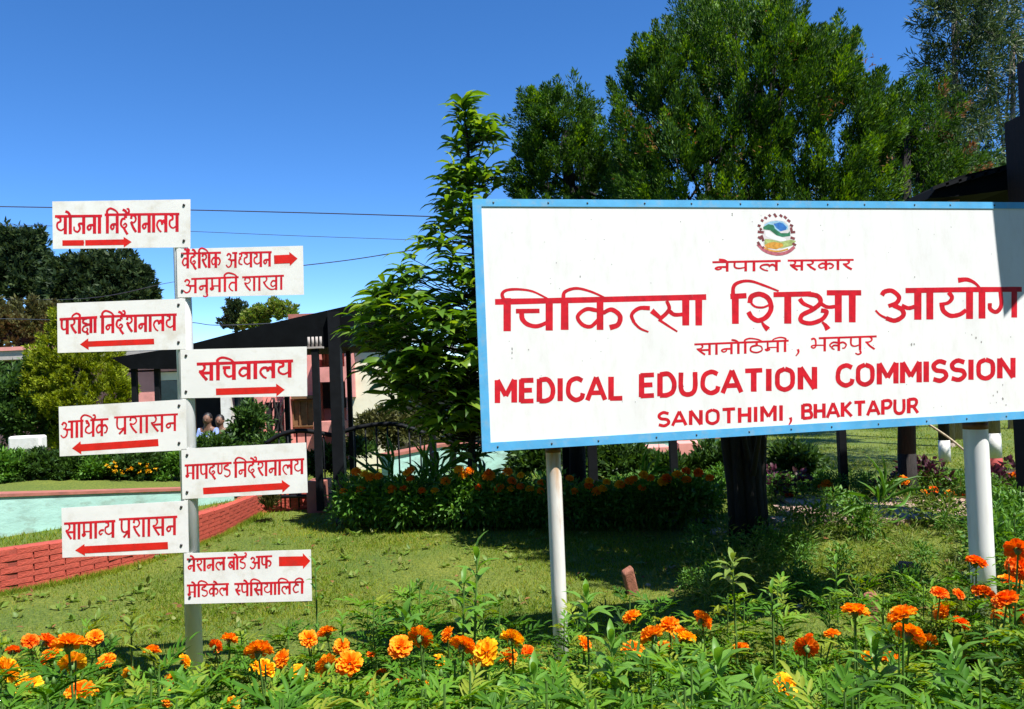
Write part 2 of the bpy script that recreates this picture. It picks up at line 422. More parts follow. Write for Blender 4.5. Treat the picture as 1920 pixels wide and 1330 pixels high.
# raised terrace behind it, mint wall, hedge bank
MW = [(-4.6 * 1.35, 6.45), tuple(P(0, 998, 6.95)[:2]), tuple(P(200, 990, 7.6)[:2]), tuple(P(440, 960, 8.6)[:2])]
tp = [(p + nrm2(SW, i)[1] * .10) for i, (p, u) in enumerate(SW) if u < 7.5]
mb = MB(); mb.prism([(p[0], p[1], TERR - .05) for p in tp] + [(q[0], q[1] + .1, TERR - .05) for q in MW[::-1]], (0, 0, -.3))
mb.build('terrace_grass', bpy.data.materials['lawn_ground'])['kind'] = 'structure'
def curb(name, label, pts, z0, z1, th, mat, cmat, cth, cw, cat='wall'):
    base = (pts[0][0], pts[0][1], z0)
    t_ = thing(name, label, cat, base)
    for part, a0, a1, o0, o1, m_ in (('wall', -1, 0, 0, th, mat), ('coping', 0, cth, -cw, th + cw, cmat)):
        vv = []; ff = []
        pl = [(np.array(p), i) for i, p in enumerate(pts)]
        for i, (p, u) in enumerate(pl):
            t, n = nrm2(pl, i)
            zt = z1[i] if hasattr(z1, '__len__') else z1
            q0 = p + n * o0; q1 = p + n * o1
            lo = z0 if a0 < 0 else zt; hi = zt + a1
            vv += [(q0[0], q0[1], lo), (q0[0], q0[1], hi), (q1[0], q1[1], hi), (q1[0], q1[1], lo)]
            if i:
                b = (i - 1) * 4
                ff += [(b + k, b + 4 + k, b + 4 + (k + 1) % 4, b + (k + 1) % 4) for k in range(4)]
        ff += [(0, 1, 2, 3), tuple(len(vv) - 4 + k for k in (3, 2, 1, 0))]
        MB().add(vv, ff).build(part, m_, t_)
    return t_
mz = [P(0, 932, 6.95)[2], P(0, 932, 6.95)[2], P(200, 925, 7.6)[2], P(440, 917, 8.6)[2]]
curb('garden_wall', 'low mint green wall with salmon coping behind the brick wall', MW, .1, mz, .16, M['mint'], M['coping'], .026, .015)
bank = MB()
bb = [np.array(p) for p in MW]
bank.add([(p[0], p[1] + .17, z - .02) for p, z in zip(bb, mz)] + [(p[0] * 1.25, p[1] + 3.0, z - .02) for p, z in zip(bb, mz)] + [(p[0] * 1.25, p[1] + 3.0, -.5) for p in bb],
         [(0, 1, 5, 4), (1, 2, 6, 5), (2, 3, 7, 6), (4, 5, 9, 8), (5, 6, 10, 9), (6, 7, 11, 10)])
bank.build('planting_bank', bpy.data.materials['lawn_ground'])['kind'] = 'structure'
RM = [tuple(P(732, 892, 12.0)[:2]), tuple(P(830, 870, 12.8)[:2]), tuple(P(1060, 860, 13.6)[:2]), tuple(P(1350, 840, 15)[:2])]
rz = [P(732, 857, 12.0)[2], P(830, 838, 12.8)[2], P(1060, 832, 13.6)[2], P(1350, 822, 15)[2]]
curb('garden_wall', 'distant mint green wall with red coping seen through the black fence', RM, -.3, rz, .2, M['mint'], M['coping'], .045, .03)

# paving path to the right, slab by slab
path = MB()
pa = [G(1450, 990)[:2], G(1990, 975)[:2], G(1990, 930)[:2], G(1460, 935)[:2]]
path.prism([(p[0], p[1], .012) for p in pa][::-1], (0, 0, -.1))
po = path.build('garden_path', M['soil']); po['kind'] = 'structure'
sl = MB().box(-.19, .19, -.14, .14, -.03, .02).mesh('paving_slab', M['paver'])
pa = [np.array(q) for q in pa]
nu, nv = 13, 5
for i in range(nu):
    for j in range(nv):
        u = (i + .5 + (.5 if j % 2 else 0)) / (nu + .6); v = (j + .5) / nv
        q = (pa[0] * (1 - u) + pa[1] * u) * (1 - v) + (pa[3] * (1 - u) + pa[2] * u) * v
        o = link('paving_slab', sl, po)
        o.location = Vector((q[0], q[1], .018 + rnd.uniform(0, .006))) - po.location
        o.rotation_euler = (rnd.uniform(-.01, .01), rnd.uniform(-.01, .01), math.atan2(*(pa[1] - pa[0])[::-1]) + rnd.uniform(-.02, .02))
        du = np.linalg.norm((pa[1] - pa[0])) / (nu + .6); dv = np.linalg.norm(pa[3] - pa[0]) / nv
        o.scale = (du / .40, dv / .30, 1)
# tilted clay edging bricks and rocks
for i, (px, py, h, w, tilt, lb) in enumerate([
        (1683, 1125, 75, 26, .2, 'tall weathered clay brick standing upright in the weeds'),
        (1634, 1163, 52, 24, -.1, 'shorter clay brick leaning beside the taller upright one'),
        (1187, 1113, 50, 22, -.3, 'clay brick standing alone on the shaded lawn under the billboard')]):
    g = G(px, py); Y = g[1]; hh = h * Y / FPX; ww = w * Y / FPX
    mb = MB().obox((0, 0, hh / 2 - .03), (ww / 2, 0, .006), (.004, .032, 0), (.006, .004, hh / 2 + .03))
    o = link('clay_brick', mb.mesh('clay_brick', M['clay']), None, Vector(g)); o.rotation_euler = (.15, tilt, .3 * (i - 1))
    b = o.modifiers.new('bevel', 'BEVEL'); b.width = .014; b.segments = 3
    tag(o, lb, 'brick')
def rock(px, py, w, lb, mat='stone', grp=None):
    g = G(px, py); s = w * g[1] / FPX / 2
    mb = MB(); n = 7
    vs = []
    for a in range(5):
        th = math.pi * a / 4 - math.pi / 2
        for b in range(n):
            ph = 2 * math.pi * b / n
            r_ = s * rnd.uniform(.8, 1.15)
            vs.append((r_ * math.cos(th) * math.cos(ph), r_ * .7 * math.cos(th) * math.sin(ph), s * .5 * math.sin(th) + s * .3))
    fs = [(a * n + b, a * n + (b + 1) % n, (a + 1) * n + (b + 1) % n, (a + 1) * n + b) for a in range(4) for b in range(n)]
    mb.add(vs, fs)
    o = link('rock', mb.mesh('rock', M[mat], True), None, Vector(g)); o.rotation_euler = (0, 0, rnd.uniform(0, 3))
    return tag(o, lb, 'rock', grp)
rock(1455, 1002, 28, 'pale stone at the foot of the dark conifer trunk')
rock(1345, 1003, 34, 'flat pale stone left of the dark conifer trunk')
for q in ((1395 + 80, 1150), (1470, 1112), (1500, 1140), (1215, 1100), (1262, 1066), (865, 968), (835, 960), (880, 975), (790, 958), (1120, 985), (1210, 990), (1225, 985)):
    rock(q[0], q[1], rnd.uniform(10, 18), 'small stone lying on the soil among the garden plants', rnd.choice(['stone', 'clay']), 'small stones by the beds')

# ------------------------------------------------------------------ lawn blades
def inpoly(x, y, poly):
    c = np.zeros(len(x), bool); n = len(poly); j = n - 1
    for i in range(n):
        xi, yi = poly[i]; xj, yj = poly[j]
        m_ = ((yi > y) != (yj > y)) & (x < (xj - xi) * (y - yi) / (yj - yi + 1e-12) + xi)
        c ^= m_; j = i
    return c
WPOLY = [tuple(p[:2]) for p in WP[:9]] + [(-2.9, 12), (-9, 12), (-9, 4)]
def grass(N, y0, y1, hmin, hmax, w, name, lab):
    y = y0 + (y1 - y0) * rng.random(N) ** 1.15
    x = (rng.random(N) * 2 - 1) * (y * .70 + .25)
    keep = ~inpoly(x, y, WPOLY) & ~inpoly(x, y, [tuple(q) for q in pa]) & ~inpoly(x, y, [tuple(G(*q)[:2]) for q in ((640, 970), (1340, 975), (1340, 925), (640, 925))])
    dens = .5 + .5 * np.sin(x * 3 + 1.3 * np.sin(y * 2)) * np.sin(y * 2.6 + x)
    keep &= rng.random(N) < .55 + .45 * dens
    x, y = x[keep], y[keep]; n = len(x)
    pos = np.stack([x, y, gz(x, y) - .005], -1)
    a = rng.random(n) * 2 * np.pi; le = rng.random(n) * 1.3
    d = np.stack([np.cos(a) * le, np.sin(a) * le, np.ones(n)], -1)
    b = rng.random(n) * 2 * np.pi
    nr = np.stack([np.cos(b), np.sin(b), np.zeros(n)], -1)
    L = hmin + (hmax - hmin) * rng.random(n) ** 2
    me = cloud(name, pos, d, nr, L, w * (.7 + .6 * rng.random(n)), T_BLADE, M['grass'], False)
    o = link(name, me); tag(o, lab, 'grass', None, 'stuff')
def vary_grass():
    nt = M['grass'].node_tree; b = nt.nodes['Principled BSDF']; s = b.inputs['Base Color'].links[0].from_socket
    tc = nt.nodes.new('ShaderNodeTexCoord'); n = nt.nodes.new('ShaderNodeTexNoise'); n.inputs['Scale'].default_value = 1.7; n.inputs['Detail'].default_value = 5
    nt.links.new(tc.outputs['Object'], n.inputs[0])
    r = nt.nodes.new('ShaderNodeValToRGB'); e = r.color_ramp.elements
    e[0].position = .36; e[0].color = (.62, .72, .8, 1); e[1].position = .66; e[1].color = (1.35, 1.12, 1.1, 1)
    nt.links.new(n.outputs[0], r.inputs[0])
    m = nt.nodes.new('ShaderNodeMixRGB'); m.blend_type = 'MULTIPLY'; m.inputs[0].default_value = 1
    nt.links.new(s, m.inputs[1]); nt.links.new(r.outputs[0], m.inputs[2]); nt.links.new(m.outputs[0], b.inputs['Base Color'])
vary_grass()
grass(330000, 3.4, 8.2, .012, .05, .006, 'grass_blades', 'short green lawn grass around the sign posts')
grass(150000, 8.2, 18, .02, .06, .012, 'grass_blades', 'sunlit lawn grass beyond the flower beds')
# fallen leaves and small broad leaved weeds in the lawn
def scatter(n, L, W, mat, z, name, lab, up=.25, k=1):
    y = 4.6 + rng.random(n) * 3.6; x = (rng.random(n) * 2 - 1) * y * .66
    kp = ~inpoly(x, y, WPOLY); x, y = x[kp], y[kp]
    x = np.repeat(x, k) + rng.normal(size=len(x) * k) * (.012 if k > 1 else 0); y = np.repeat(y, k) + rng.normal(size=len(y) * k) * (.012 if k > 1 else 0); n = len(x)
    d = np.column_stack([rng.normal(size=(n, 2)), rng.random(n) * up])
    me = cloud(name, np.column_stack([x, y, np.full(n, z)]), d, np.column_stack([rng.normal(size=(n, 2)) * .3, np.ones(n)]), L * (.6 + .8 * rng.random(n)), W * (.6 + .8 * rng.random(n)), T_LANCE, M[mat], True)
    tag(link(name, me), lab, 'leaves', None, 'stuff')
scatter(260, .05, .022, 'dry', .035, 'fallen_leaves', 'dry brown leaves fallen on the lawn')
scatter(420, .055, .026, 'weed', .015, 'lawn_weeds', 'small broad leaved weeds growing in the lawn', 1.2, 6)
# grass on the terrace and a rough edge along the brick wall
def edge_grass(pts, N, z, h, spread, lab):
    pts = [np.array(p[:2]) for p in pts]
    pl = polyline([(*p, 0) for p in pts], .02)
    c = np.array([p for p, u in pl])
    i = rng.integers(0, len(c), N)
    xy = c[i] + rng.normal(size=(N, 2)) * spread
    pos = np.column_stack([xy, np.full(N, z)])
    d = np.column_stack([rng.normal(size=(N, 2)) * .5, np.ones(N)])
    me = cloud('grass_tuft', pos, d, rng.normal(size=(N, 3)), h * (.4 + rng.random(N)), np.full(N, .007), T_BLADE, M['grass'], False)
    tag(link('grass_tuft', me), lab, 'grass', None, 'stuff')
edge_grass([p[:2] - np.array([-.02, .07]) for p in WP[0:9]], 9000, -.01, .05, .03, 'rough grass edge along the foot of the red brick wall')
N = 26000
x = rng.random(N) * 4.6 - 7; y = 5.4 + rng.random(N) * 3.2
k = inpoly(x, y, [tuple(p) for p in tp] + [tuple((q[0], q[1])) for q in MW[::-1]])
x, y = x[k], y[k]
me = cloud('terrace_grass_blades', np.column_stack([x, y, np.full(len(x), TERR - .05)]), np.column_stack([rng.normal(size=(len(x), 2)) * .4, np.ones(len(x))]), rng.normal(size=(len(x), 3)), .02 + .03 * rng.random(len(x)), np.full(len(x), .007), T_BLADE, M['grass'], False)
tag(link('terrace_grass_blades', me), 'grass growing between the brick wall and the mint wall', 'grass', None, 'stuff')
# ------------------------------------------------------------------ lettering made of brush strokes
DV = {  # width, strokes (x right, y up; head line at 1, foot at 0)
'ka': (.92, ['.46,1 .46,0', '.46,.60 .27,.68 .08,.46 .2,.22 .46,.36', '.46,.56 .68,.66 .85,.46 .76,.22 .62,.2']),
'kha': (1.1, ['.26,1 .33,.80 .22,.62 .08,.6', '.13,.6 .28,.32 .5,.1 .72,.05 .95,.12', '.95,.62 .72,.66 .6,.44 .72,.26 .95,.40', '.95,1 .95,0']),
'ga': (.82, ['.28,1 .28,.3 .18,.2 .07,.3 .1,.42', '.64,1 .64,0']),
'cha': (.82, ['.08,.74 .48,.74', '.2,.72 .2,.42 .38,.2 .66,.28', '.66,1 .66,0']),
'ja': (.92, ['.76,.56 .44,.56 .5,.3 .34,.12 .12,.22 .1,.42', '.76,1 .76,0']),
'Ta': (.74, ['.4,1 .4,.76', '.64,.74 .38,.76 .16,.46 .32,.14 .62,.2']),
'Tha': (.74, ['.4,1 .4,.72', '.4,.7 .14,.58 .12,.22 .4,.06 .66,.24 .62,.58 .4,.70']),
'Da': (.74, ['.42,1 .42,.82', '.42,.82 .22,.8 .15,.64 .36,.55 .58,.46 .6,.2 .36,.06 .14,.18']),
'Na': (.92, ['.12,1 .12,.44 .28,.3 .44,.44 .44,1', '.76,1 .76,0']),
'ta': (.74, ['.58,.60 .28,.62 .12,.36 .24,.12 .4,.02', '.58,1 .58,0']),
'tha': (.84, ['.12,.94 .25,.98 .3,.86 .16,.84', '.3,.88 .38,.7 .18,.56 .14,.34 .4,.22 .68,.36', '.68,1 .68,0']),
'da': (.74, ['.46,1 .46,.8', '.46,.78 .2,.74 .12,.46 .34,.28 .54,.4 .44,.52 .3,.42', '.34,.28 .46,.1 .62,-.08']),
'dha': (.84, ['.12,.92 .3,.95 .34,.78 .14,.66', '.3,.64 .14,.5 .16,.28 .4,.18 .66,.34', '.68,.9 .68,0']),
'na': (.74, ['.58,.48 .24,.48 .1,.36 .2,.22 .33,.32 .3,.46', '.58,1 .58,0']),
'pa': (.76, ['.15,1 .15,.48 .32,.32 .6,.42', '.6,1 .6,0']),
'pha': (1.0, ['.12,1 .12,.48 .28,.32 .5,.42', '.5,1 .5,0', '.5,.54 .72,.64 .9,.44 .8,.2 .68,.22']),
'ba': (.76, ['.6,.62 .3,.68 .12,.42 .3,.2 .6,.38', '.22,.58 .5,.28', '.6,1 .6,0']),
'va': (.76, ['.6,.62 .3,.68 .12,.42 .3,.2 .6,.38', '.6,1 .6,0']),
'bha': (.92, ['.08,.92 .2,.99 .3,.84 .3,.4 .18,.28 .09,.4 .24,.48 .76,.46', '.76,1 .76,0']),
'ma': (.88, ['.2,1 .2,.36 .1,.28 .18,.18 .3,.28 .24,.44 .7,.44', '.7,1 .7,0']),
'ya': (.84, ['.14,.96 .32,.9 .34,.72 .14,.62 .14,.36 .38,.22 .66,.36', '.68,1 .68,0']),
'ra': (.66, ['.34,1 .44,.8 .34,.62 .1,.6', '.16,.6 .34,.3 .58,.04']),
'la': (.92, ['.74,.46 .6,.64 .46,.5', '.5,.42 .42,.64 .2,.62 .1,.4 .24,.14 .42,.02', '.76,1 .76,0']),
'sha': (.92, ['.14,.76 .2,.94 .42,.92 .5,.72 .34,.56 .12,.62', '.14,.6 .3,.3 .52,.04', '.76,1 .76,0']),
'sa': (.88, ['.3,1 .38,.78 .28,.6 .08,.58', '.12,.58 .3,.3 .5,.04', '.26,.46 .7,.46', '.72,1 .72,0']),
'ksha': (.94, ['.46,.98 .18,.9 .16,.7 .44,.6 .5,.54 .2,.44 .1,.22 .34,.08 .52,.24 .42,.36', '.44,.12 .54,-.1', '.5,.56 .78,.56', '.78,1 .78,0']),
'a': (1.02, ['.12,.82 .26,.96 .44,.84 .36,.62 .2,.58', '.3,.6 .5,.46 .44,.16 .22,.06 .04,.22', '.44,.52 .84,.52', '.84,1 .84,0']),
'aa': (.34, ['.18,1 .18,0']),
'i': (.34, ['.18,1 .18,0', '.18,1 .16,1.2 .4,1.34 .8,1.22 1.02,1.02']),
'ii': (.34, ['.18,1 .18,0', '.18,1 .2,1.2 -.06,1.32 -.36,1.2 -.46,1.02']),
'e': (0, ['-.16,1.02 -.3,1.2 -.5,1.27']),
'ai': (0, ['-.16,1.02 -.3,1.24 -.5,1.3', '-.14,1.02 -.05,1.24 -.24,1.32']),
'o': (.34, ['.18,1 .18,0', '.18,1.02 .04,1.2 -.16,1.27']),
'u': (0, ['-.16,-.02 -.12,-.2 -.26,-.3 -.4,-.2']),
'reph': (0, ['-.18,1.02 -.02,1.14 -.06,1.3 -.2,1.3']),
'dot': (0, ['-.1,1.24 -.06,1.3']),
'rak': (0, ['-.2,.34 -.36,.18 -.5,.04']),
'h_sa': (.5, ['.26,1 .34,.78 .24,.6 .06,.58', '.1,.58 .26,.3 .42,.1', '.24,.46 .52,.46']),
'h_na': (.42, ['.44,.48 .24,.48 .1,.36 .2,.22 .33,.32']),
'h_dha': (.46, ['.12,.92 .3,.95 .34,.78 .14,.66', '.3,.64 .14,.5 .16,.28 .42,.2']),
'h_Na': (.5, ['.12,1 .12,.44 .28,.3 .42,.44 .42,1']),
'kta': (1.02, ['.55,1 .55,0', '.55,.60 .28,.66 .1,.48 .16,.3', '.55,.40 .3,.42 .2,.24 .34,.12', '.55,.56 .76,.64 .92,.46 .84,.22 .72,.2']),
}
LT = {
'A': (.72, ['.0,0 .36,1', '.36,1 .72,0', '.14,.32 .58,.32']), 'B': (.62, ['.08,0 .08,1', '.08,.96 .48,.94 .52,.62 .1,.54', '.1,.54 .52,.5 .58,.1 .08,.04']),
'C': (.68, ['.64,.86 .4,.97 .12,.8 .08,.3 .34,.04 .6,.12 .66,.32']), 'D': (.66, ['.08,0 .08,1', '.08,.95 .42,.95 .62,.6 .58,.2 .36,.04 .08,.04']),
'E': (.56, ['.08,0 .08,1', '.04,.95 .56,.95', '.08,.52 .5,.52', '.04,.05 .56,.05']), 'H': (.66, ['.08,0 .08,1', '.6,0 .6,1', '.08,.5 .6,.5']),
'I': (.2, ['.1,0 .1,1']), 'K': (.66, ['.08,0 .08,1', '.6,1 .1,.45', '.2,.55 .64,0']), 'L': (.54, ['.08,1 .08,0', '.04,.05 .54,.05']),
'M': (.82, ['.08,0 .08,1', '.08,1 .42,.3', '.42,.3 .76,1', '.76,1 .76,0']), 'N': (.7, ['.08,0 .08,1', '.08,1 .62,0', '.62,0 .62,1']),
'O': (.74, ['.37,.97 .12,.82 .08,.5 .12,.18 .37,.03 .62,.18 .67,.5 .62,.82 .37,.97']), 'P': (.6, ['.08,0 .08,1', '.08,.95 .46,.95 .58,.72 .42,.46 .1,.46']),
'R': (.64, ['.08,0 .08,1', '.08,.95 .46,.95 .56,.72 .42,.48 .1,.48', '.34,.48 .64,-.02']), 'S': (.62, ['.58,.88 .3,.98 .08,.8 .16,.56 .5,.46 .58,.22 .36,.03 .06,.12']),
'T': (.66, ['.33,0 .33,1', '.0,.95 .66,.95']), 'U': (.7, ['.08,1 .08,.3 .22,.05 .48,.05 .62,.3 .62,1']),
}
def cr(pts, n=6):
    pts = [np.array(p, float) for p in pts]
    if len(pts) < 3: return pts
    out = []
    e = [2 * pts[0] - pts[1]] + pts + [2 * pts[-1] - pts[-2]]
    for i in range(1, len(e) - 2):
        for k in range(n):
            t = k / n
            out.append(.5 * (2 * e[i] + (e[i + 1] - e[i - 1]) * t + (2 * e[i - 1] - 5 * e[i] + 4 * e[i + 1] - e[i + 2]) * t * t + (3 * e[i] - e[i - 1] - 3 * e[i + 1] + e[i + 2]) * t ** 3))
    return out + [pts[-1]]
class Letters:
    """brush strokes laid on the face of a board; the paint film has a little thickness so that strokes can cross"""
    def __init__(s, A, n, dv=.0003): s.A = np.array(A, float); s.n = np.array(n, float); s.m = {}; s.k = 0; s.dv = dv
    def stroke(s, pts, w, mat='red', w1=None, sm=True, dark=None):
        pts = cr(pts) if sm else [np.array(p, float) for p in pts]
        n = len(pts); w1 = w if w1 is None else w1
        mb = s.m.setdefault(mat, MB())
        vs = []
        base = s.dv + (s.k % 14) * .00004; s.k += 1
        Ls = []
        for i, p in enumerate(pts):
            if i == 0: t = pts[1] - p; sc = 1
            elif i == n - 1: t = p - pts[i - 1]; sc = 1
            else:
                a = pts[i] - pts[i - 1]; b = pts[i + 1] - pts[i]
                a = a / (np.linalg.norm(a) + 1e-9); b = b / (np.linalg.norm(b) + 1e-9)
                t = a + b
                sc = min(1.25, 1 / max(.5, np.linalg.norm(t) / 2))
            t = t / (np.linalg.norm(t) + 1e-9)
            nn = np.array([-t[1], t[0]])
            ww = (w + (w1 - w) * i / (n - 1)) / 2 * sc * (1 + rnd.uniform(-.05, .05))
            for q in (p + nn * ww, p - nn * ww):
                vs.append(PL(q[0], q[1], s.A + s.n * 0, s.n) + s.n * (base + i * .0000025))
        mb.add(vs, [(2 * i, 2 * i + 1, 2 * i + 3, 2 * i + 2) for i in range(n - 1)])
    def word(s, toks, x0, x1, h0, h1, b0, b1, w, lib=DV, head=True, mat='red', hw=None, gap=0, thin=.8):
        """toks laid between x0 and x1; head line from h0 to h1, foot line from b0 to b1 (picture rows)"""
        W = sum(lib[t][0] + gap for t in toks) - gap
        k = (x1 - x0) / W
        def mp(x, y):
            X = x0 + x * k; u = (X - x0) / (x1 - x0)
            hy = h0 + (h1 - h0) * u; by = b0 + (b1 - b0) * u
            return (X, by + (hy - by) * y)
        X = 0
        for t in toks:
            wd, st = lib[t]
            for q in st:
                p = [tuple(float(v) for v in c.split(',')) for c in q.split()]
                vert = len(p) == 2 and abs(p[0][0] - p[1][0]) < .01
                s.stroke([mp(X + a, b) for a, b in p], w * (1 if vert else thin), mat, w * thin * .6 if (len(p) > 3 and lib is DV) else None)
            X += wd + gap
        if head:                       # the head line breaks over the curl of some letters
            a0 = -.03; X = 0; segs = []
            for t in toks:
                wd = lib[t][0]
                g_ = {'tha': .46, 'dha': .46, 'h_dha': .30, 'bha': .46, 'a': .56}.get(t)
                if g_:
                    if X - .02 > a0 + .05: segs.append((a0, X - .02))
                    a0 = X + g_
                X += wd + gap
            segs.append((a0, W + .02))
            for a0, a1 in segs: s.stroke([mp(a0, 1), mp((a0 + a1) / 2, 1.0), mp(a1, 1)], hw or w * .8, mat, sm=False)
    def poly(s, pts, mat='arrow'):
        mb = s.m.setdefault(mat, MB())
        base = s.dv + (s.k % 14) * .00004; s.k += 1
        mb.add([PL(p[0], p[1], s.A, s.n) + s.n * base for p in pts], [tuple(range(len(pts)))])
    def arrow(s, xa, ya, xb, yb, th, hh, hl):
        """shaft from a, point at b"""
        d = np.array([xb - xa, yb - ya], float); L = np.linalg.norm(d); d /= L; n = np.array([-d[1], d[0]])
        a = np.array([xa, ya]); c = a + d * (L - hl)
        s.poly([a + n * th / 2, c + n * th / 2, c + n * hh / 2, np.array([xb, yb]), c - n * hh / 2, c - n * th / 2, a - n * th / 2])
    def finish(s, parent, names={}):
        for k, mb in s.m.items():
            mb.build(names.get(k, 'lettering' if k in ('red', 'dark_red') else k), M[k], parent)

def nfix(A, yaw): return np.array([math.sin(yaw), -math.cos(yaw), 0.0])
# ------------------------------------------------------------------ signpost with eight plates
PYAW = .1174; PA = np.array([-1.59, 3.85, 0.]); PN = nfix(PA, PYAW)
pc = PA - PN * .041
base = np.array([PA[0], pc[1], 0.])
ztop = PL(343, 377, PA, PN)[2]
sp = thing('signpost', 'white direction signpost carrying eight red lettered plates', 'signpost', (PA[0], pc[1], 0))
MB().tube([(PA[0], pc[1], -.2), (PA[0], pc[1], ztop - .01), (PA[0], pc[1], ztop)], [.039, .039, .036], 24).build('post', M['pipe2'], sp, True)
PLATES = [
 ([(98, 378), (357, 374), (357, 464), (99, 467)], 'plate lettered in red with arrow pointing right, topmost left plate'),
 ([(331, 467), (568, 461), (570, 553), (333, 558)], 'plate with two red lines and short thick arrow, topmost right plate'),
 ([(107, 569), (347, 560), (348, 655), (108, 662)], 'plate with red arrow pointing left, second left plate'),
 ([(338, 656), (575, 650), (576, 743), (340, 747)], 'plate with one short red word above an arrow pointing right'),
 ([(110, 763), (348, 749), (350, 844), (112, 856)], 'plate with two red words and arrow pointing left, third left plate'),
 ([(340, 842), (574, 830), (577, 924), (342, 936)], 'plate with two pinkish red words and arrow pointing right'),
 ([(115, 953), (352, 939), (354, 1036), (117, 1046)], 'plate with two red words and arrow pointing left, lowest left plate'),
 ([(345, 1038), (583, 1031), (585, 1127), (346, 1133)], 'plate with two red lines and thick arrow, lowest right plate'),
]
plates = []
for k, (q, lb) in enumerate(PLATES):
    pts = [PL(a, b, PA, PN) for a, b in q]
    o = MB().prism(pts, -PN * .003).build('sign_plate', M['plate'], sp)
    o['label'] = lb
    plates.append(o)
    rx = q[1][0] - 12 if k % 2 == 0 else q[0][0] + 11
    for f in (.12, .86):
        (ya, yb) = (q[1][1], q[2][1]) if k % 2 == 0 else (q[0][1], q[3][1])
        c = PL(rx, ya + (yb - ya) * f, PA, PN)
        MB().tube([c, c + PN * .003, c + PN * .005], [.0065, .0065, .004], 8).build('bolt', M['steel'], o, True)
L = [Letters(PA, PN) for _ in plates]
nir = ['i', 'na', 'da', 'e', 'reph', 'sha', 'na', 'aa', 'la', 'ya']
L[0].word(['ya', 'o', 'ja', 'na', 'aa'], 104, 191, 406, 405, 440, 438, 6.1)
L[0].word(nir, 197, 336, 403, 401.5, 438, 435, 5.9)
L[0].arrow(117, 456, 158, 455.6, 10.5, 10.5, 1); L[0].arrow(160, 455.6, 247, 454, 10.5, 20, 15)
L[1].word(['va', 'ai', 'da', 'e', 'i', 'sha', 'ka'], 340, 414, 476, 474, 504, 502, 5)
L[1].word(['a', 'h_dha', 'ya', 'ya', 'na'], 423, 509, 475, 473, 503, 500, 4.7)
L[1].word(['a', 'na', 'u', 'ma', 'i', 'ta'], 343, 447, 524, 520, 551, 546, 4.7)
L[1].word(['sha', 'aa', 'kha', 'aa'], 455, 532, 520, 517, 547, 543, 4.2)
L[1].arrow(514, 487, 558, 485, 16, 26, 15)
L[2].word(['pa', 'ra', 'ii', 'ksha', 'aa'], 112.5, 182, 599, 595, 628, 624, 5.9)
L[2].word(nir, 188, 331, 594, 590, 626, 620, 5.7)
L[2].arrow(289, 640.5, 150, 646, 10.5, 22, 16)
L[3].word(['sa', 'i', 'cha', 'va', 'aa', 'la', 'ya'], 370, 549, 683, 677, 715, 708, 7.1)
L[3].arrow(405, 735, 534, 731, 12.5, 24, 16)
L[4].word(['a', 'aa', 'i', 'tha', 'reph', 'ka'], 113, 203, 792, 786, 823, 817, 5)
L[4].word(['pa', 'rak', 'sha', 'aa', 'sa', 'na'], 215, 333, 783, 777, 816, 808, 4.7)
L[4].arrow(297, 830, 135, 841, 13.5, 25, 17)
L[5].word(['ma', 'aa', 'pa', 'da', 'h_Na', 'Da'], 347, 434, 873, 868, 900, 895, 4.7)
L[5].word(nir, 438, 570, 868, 861, 896, 889, 4.6)
L[5].arrow(381, 921, 544, 911, 12.5, 24, 15)
L[6].word(['sa', 'aa', 'ma', 'aa', 'h_na', 'ya'], 121, 216, 982, 977, 1013, 1008, 5.2)
L[6].word(['pa', 'rak', 'sha', 'aa', 'sa', 'na'], 224, 332, 974, 969, 1010, 1003, 5.1)
L[6].arrow(315, 1023, 141, 1032, 13.5, 22, 18)
L[7].word(['na', 'e', 'sha', 'na', 'la'], 351, 423, 1049, 1046, 1073, 1069, 4.6)
L[7].word(['ba', 'o', 'Da', 'reph'], 427, 462, 1046, 1044, 1070, 1067, 4.5)
L[7].word(['a', 'pha'], 468, 510, 1045, 1043, 1068, 1065, 4.6)
L[7].arrow(523, 1053, 582, 1052, 18, 30, 14)
L[7].word(['ma', 'e', 'i', 'Da', 'ka', 'e', 'la'], 351, 429, 1098, 1095, 1121, 1117, 4.5)
L[7].word(['h_sa', 'pa', 'e', 'i', 'sa', 'ya', 'aa', 'i', 'la', 'Ta', 'ii'], 440, 570, 1095, 1091, 1119, 1113, 4.5)
for l, p in zip(L, plates): l.finish(p)

# ------------------------------------------------------------------ billboard
BYAW = .2119; BA = np.array([-.1614, 3.85, 0.]); BD = np.array([math.cos(BYAW), math.sin(BYAW), 0]); BN = nfix(BA, BYAW)
BZ0, BZ1, BW = 1.117, 2.3395, 3.27
def bp(t, z, off=0): p = BA + BD * t - BN * off; return np.array([p[0], p[1], z])
bb_ = thing('billboard', 'large white board with sky blue border on two white pipe legs', 'billboard', (BA[0], BA[1], 0))
MB().prism([bp(0, BZ1, .004), bp(BW, BZ1, .004), bp(BW, BZ0, .004), bp(0, BZ0, .004)], -BN * .004).build('panel', M['white'], bb_)
fb = .043
for nm, q in (('border', [(0, BZ1), (BW, BZ1), (BW, BZ1 - fb * .85), (0, BZ1 - fb * .85)]), ('border', [(0, BZ0 + fb), (BW, BZ0 + fb), (BW, BZ0), (0, BZ0)]),
              ('border', [(0, BZ1 - fb * .85), (fb, BZ1 - fb * .85), (fb, BZ0 + fb), (0, BZ0 + fb)]), ('border', [(BW - fb, BZ1 - fb * .85), (BW, BZ1 - fb * .85), (BW, BZ0 + fb), (BW - fb, BZ0 + fb)])):
    MB().prism([bp(t, z, 0) for t, z in q], -BN * .0038).build(nm, M['blue'], bb_)
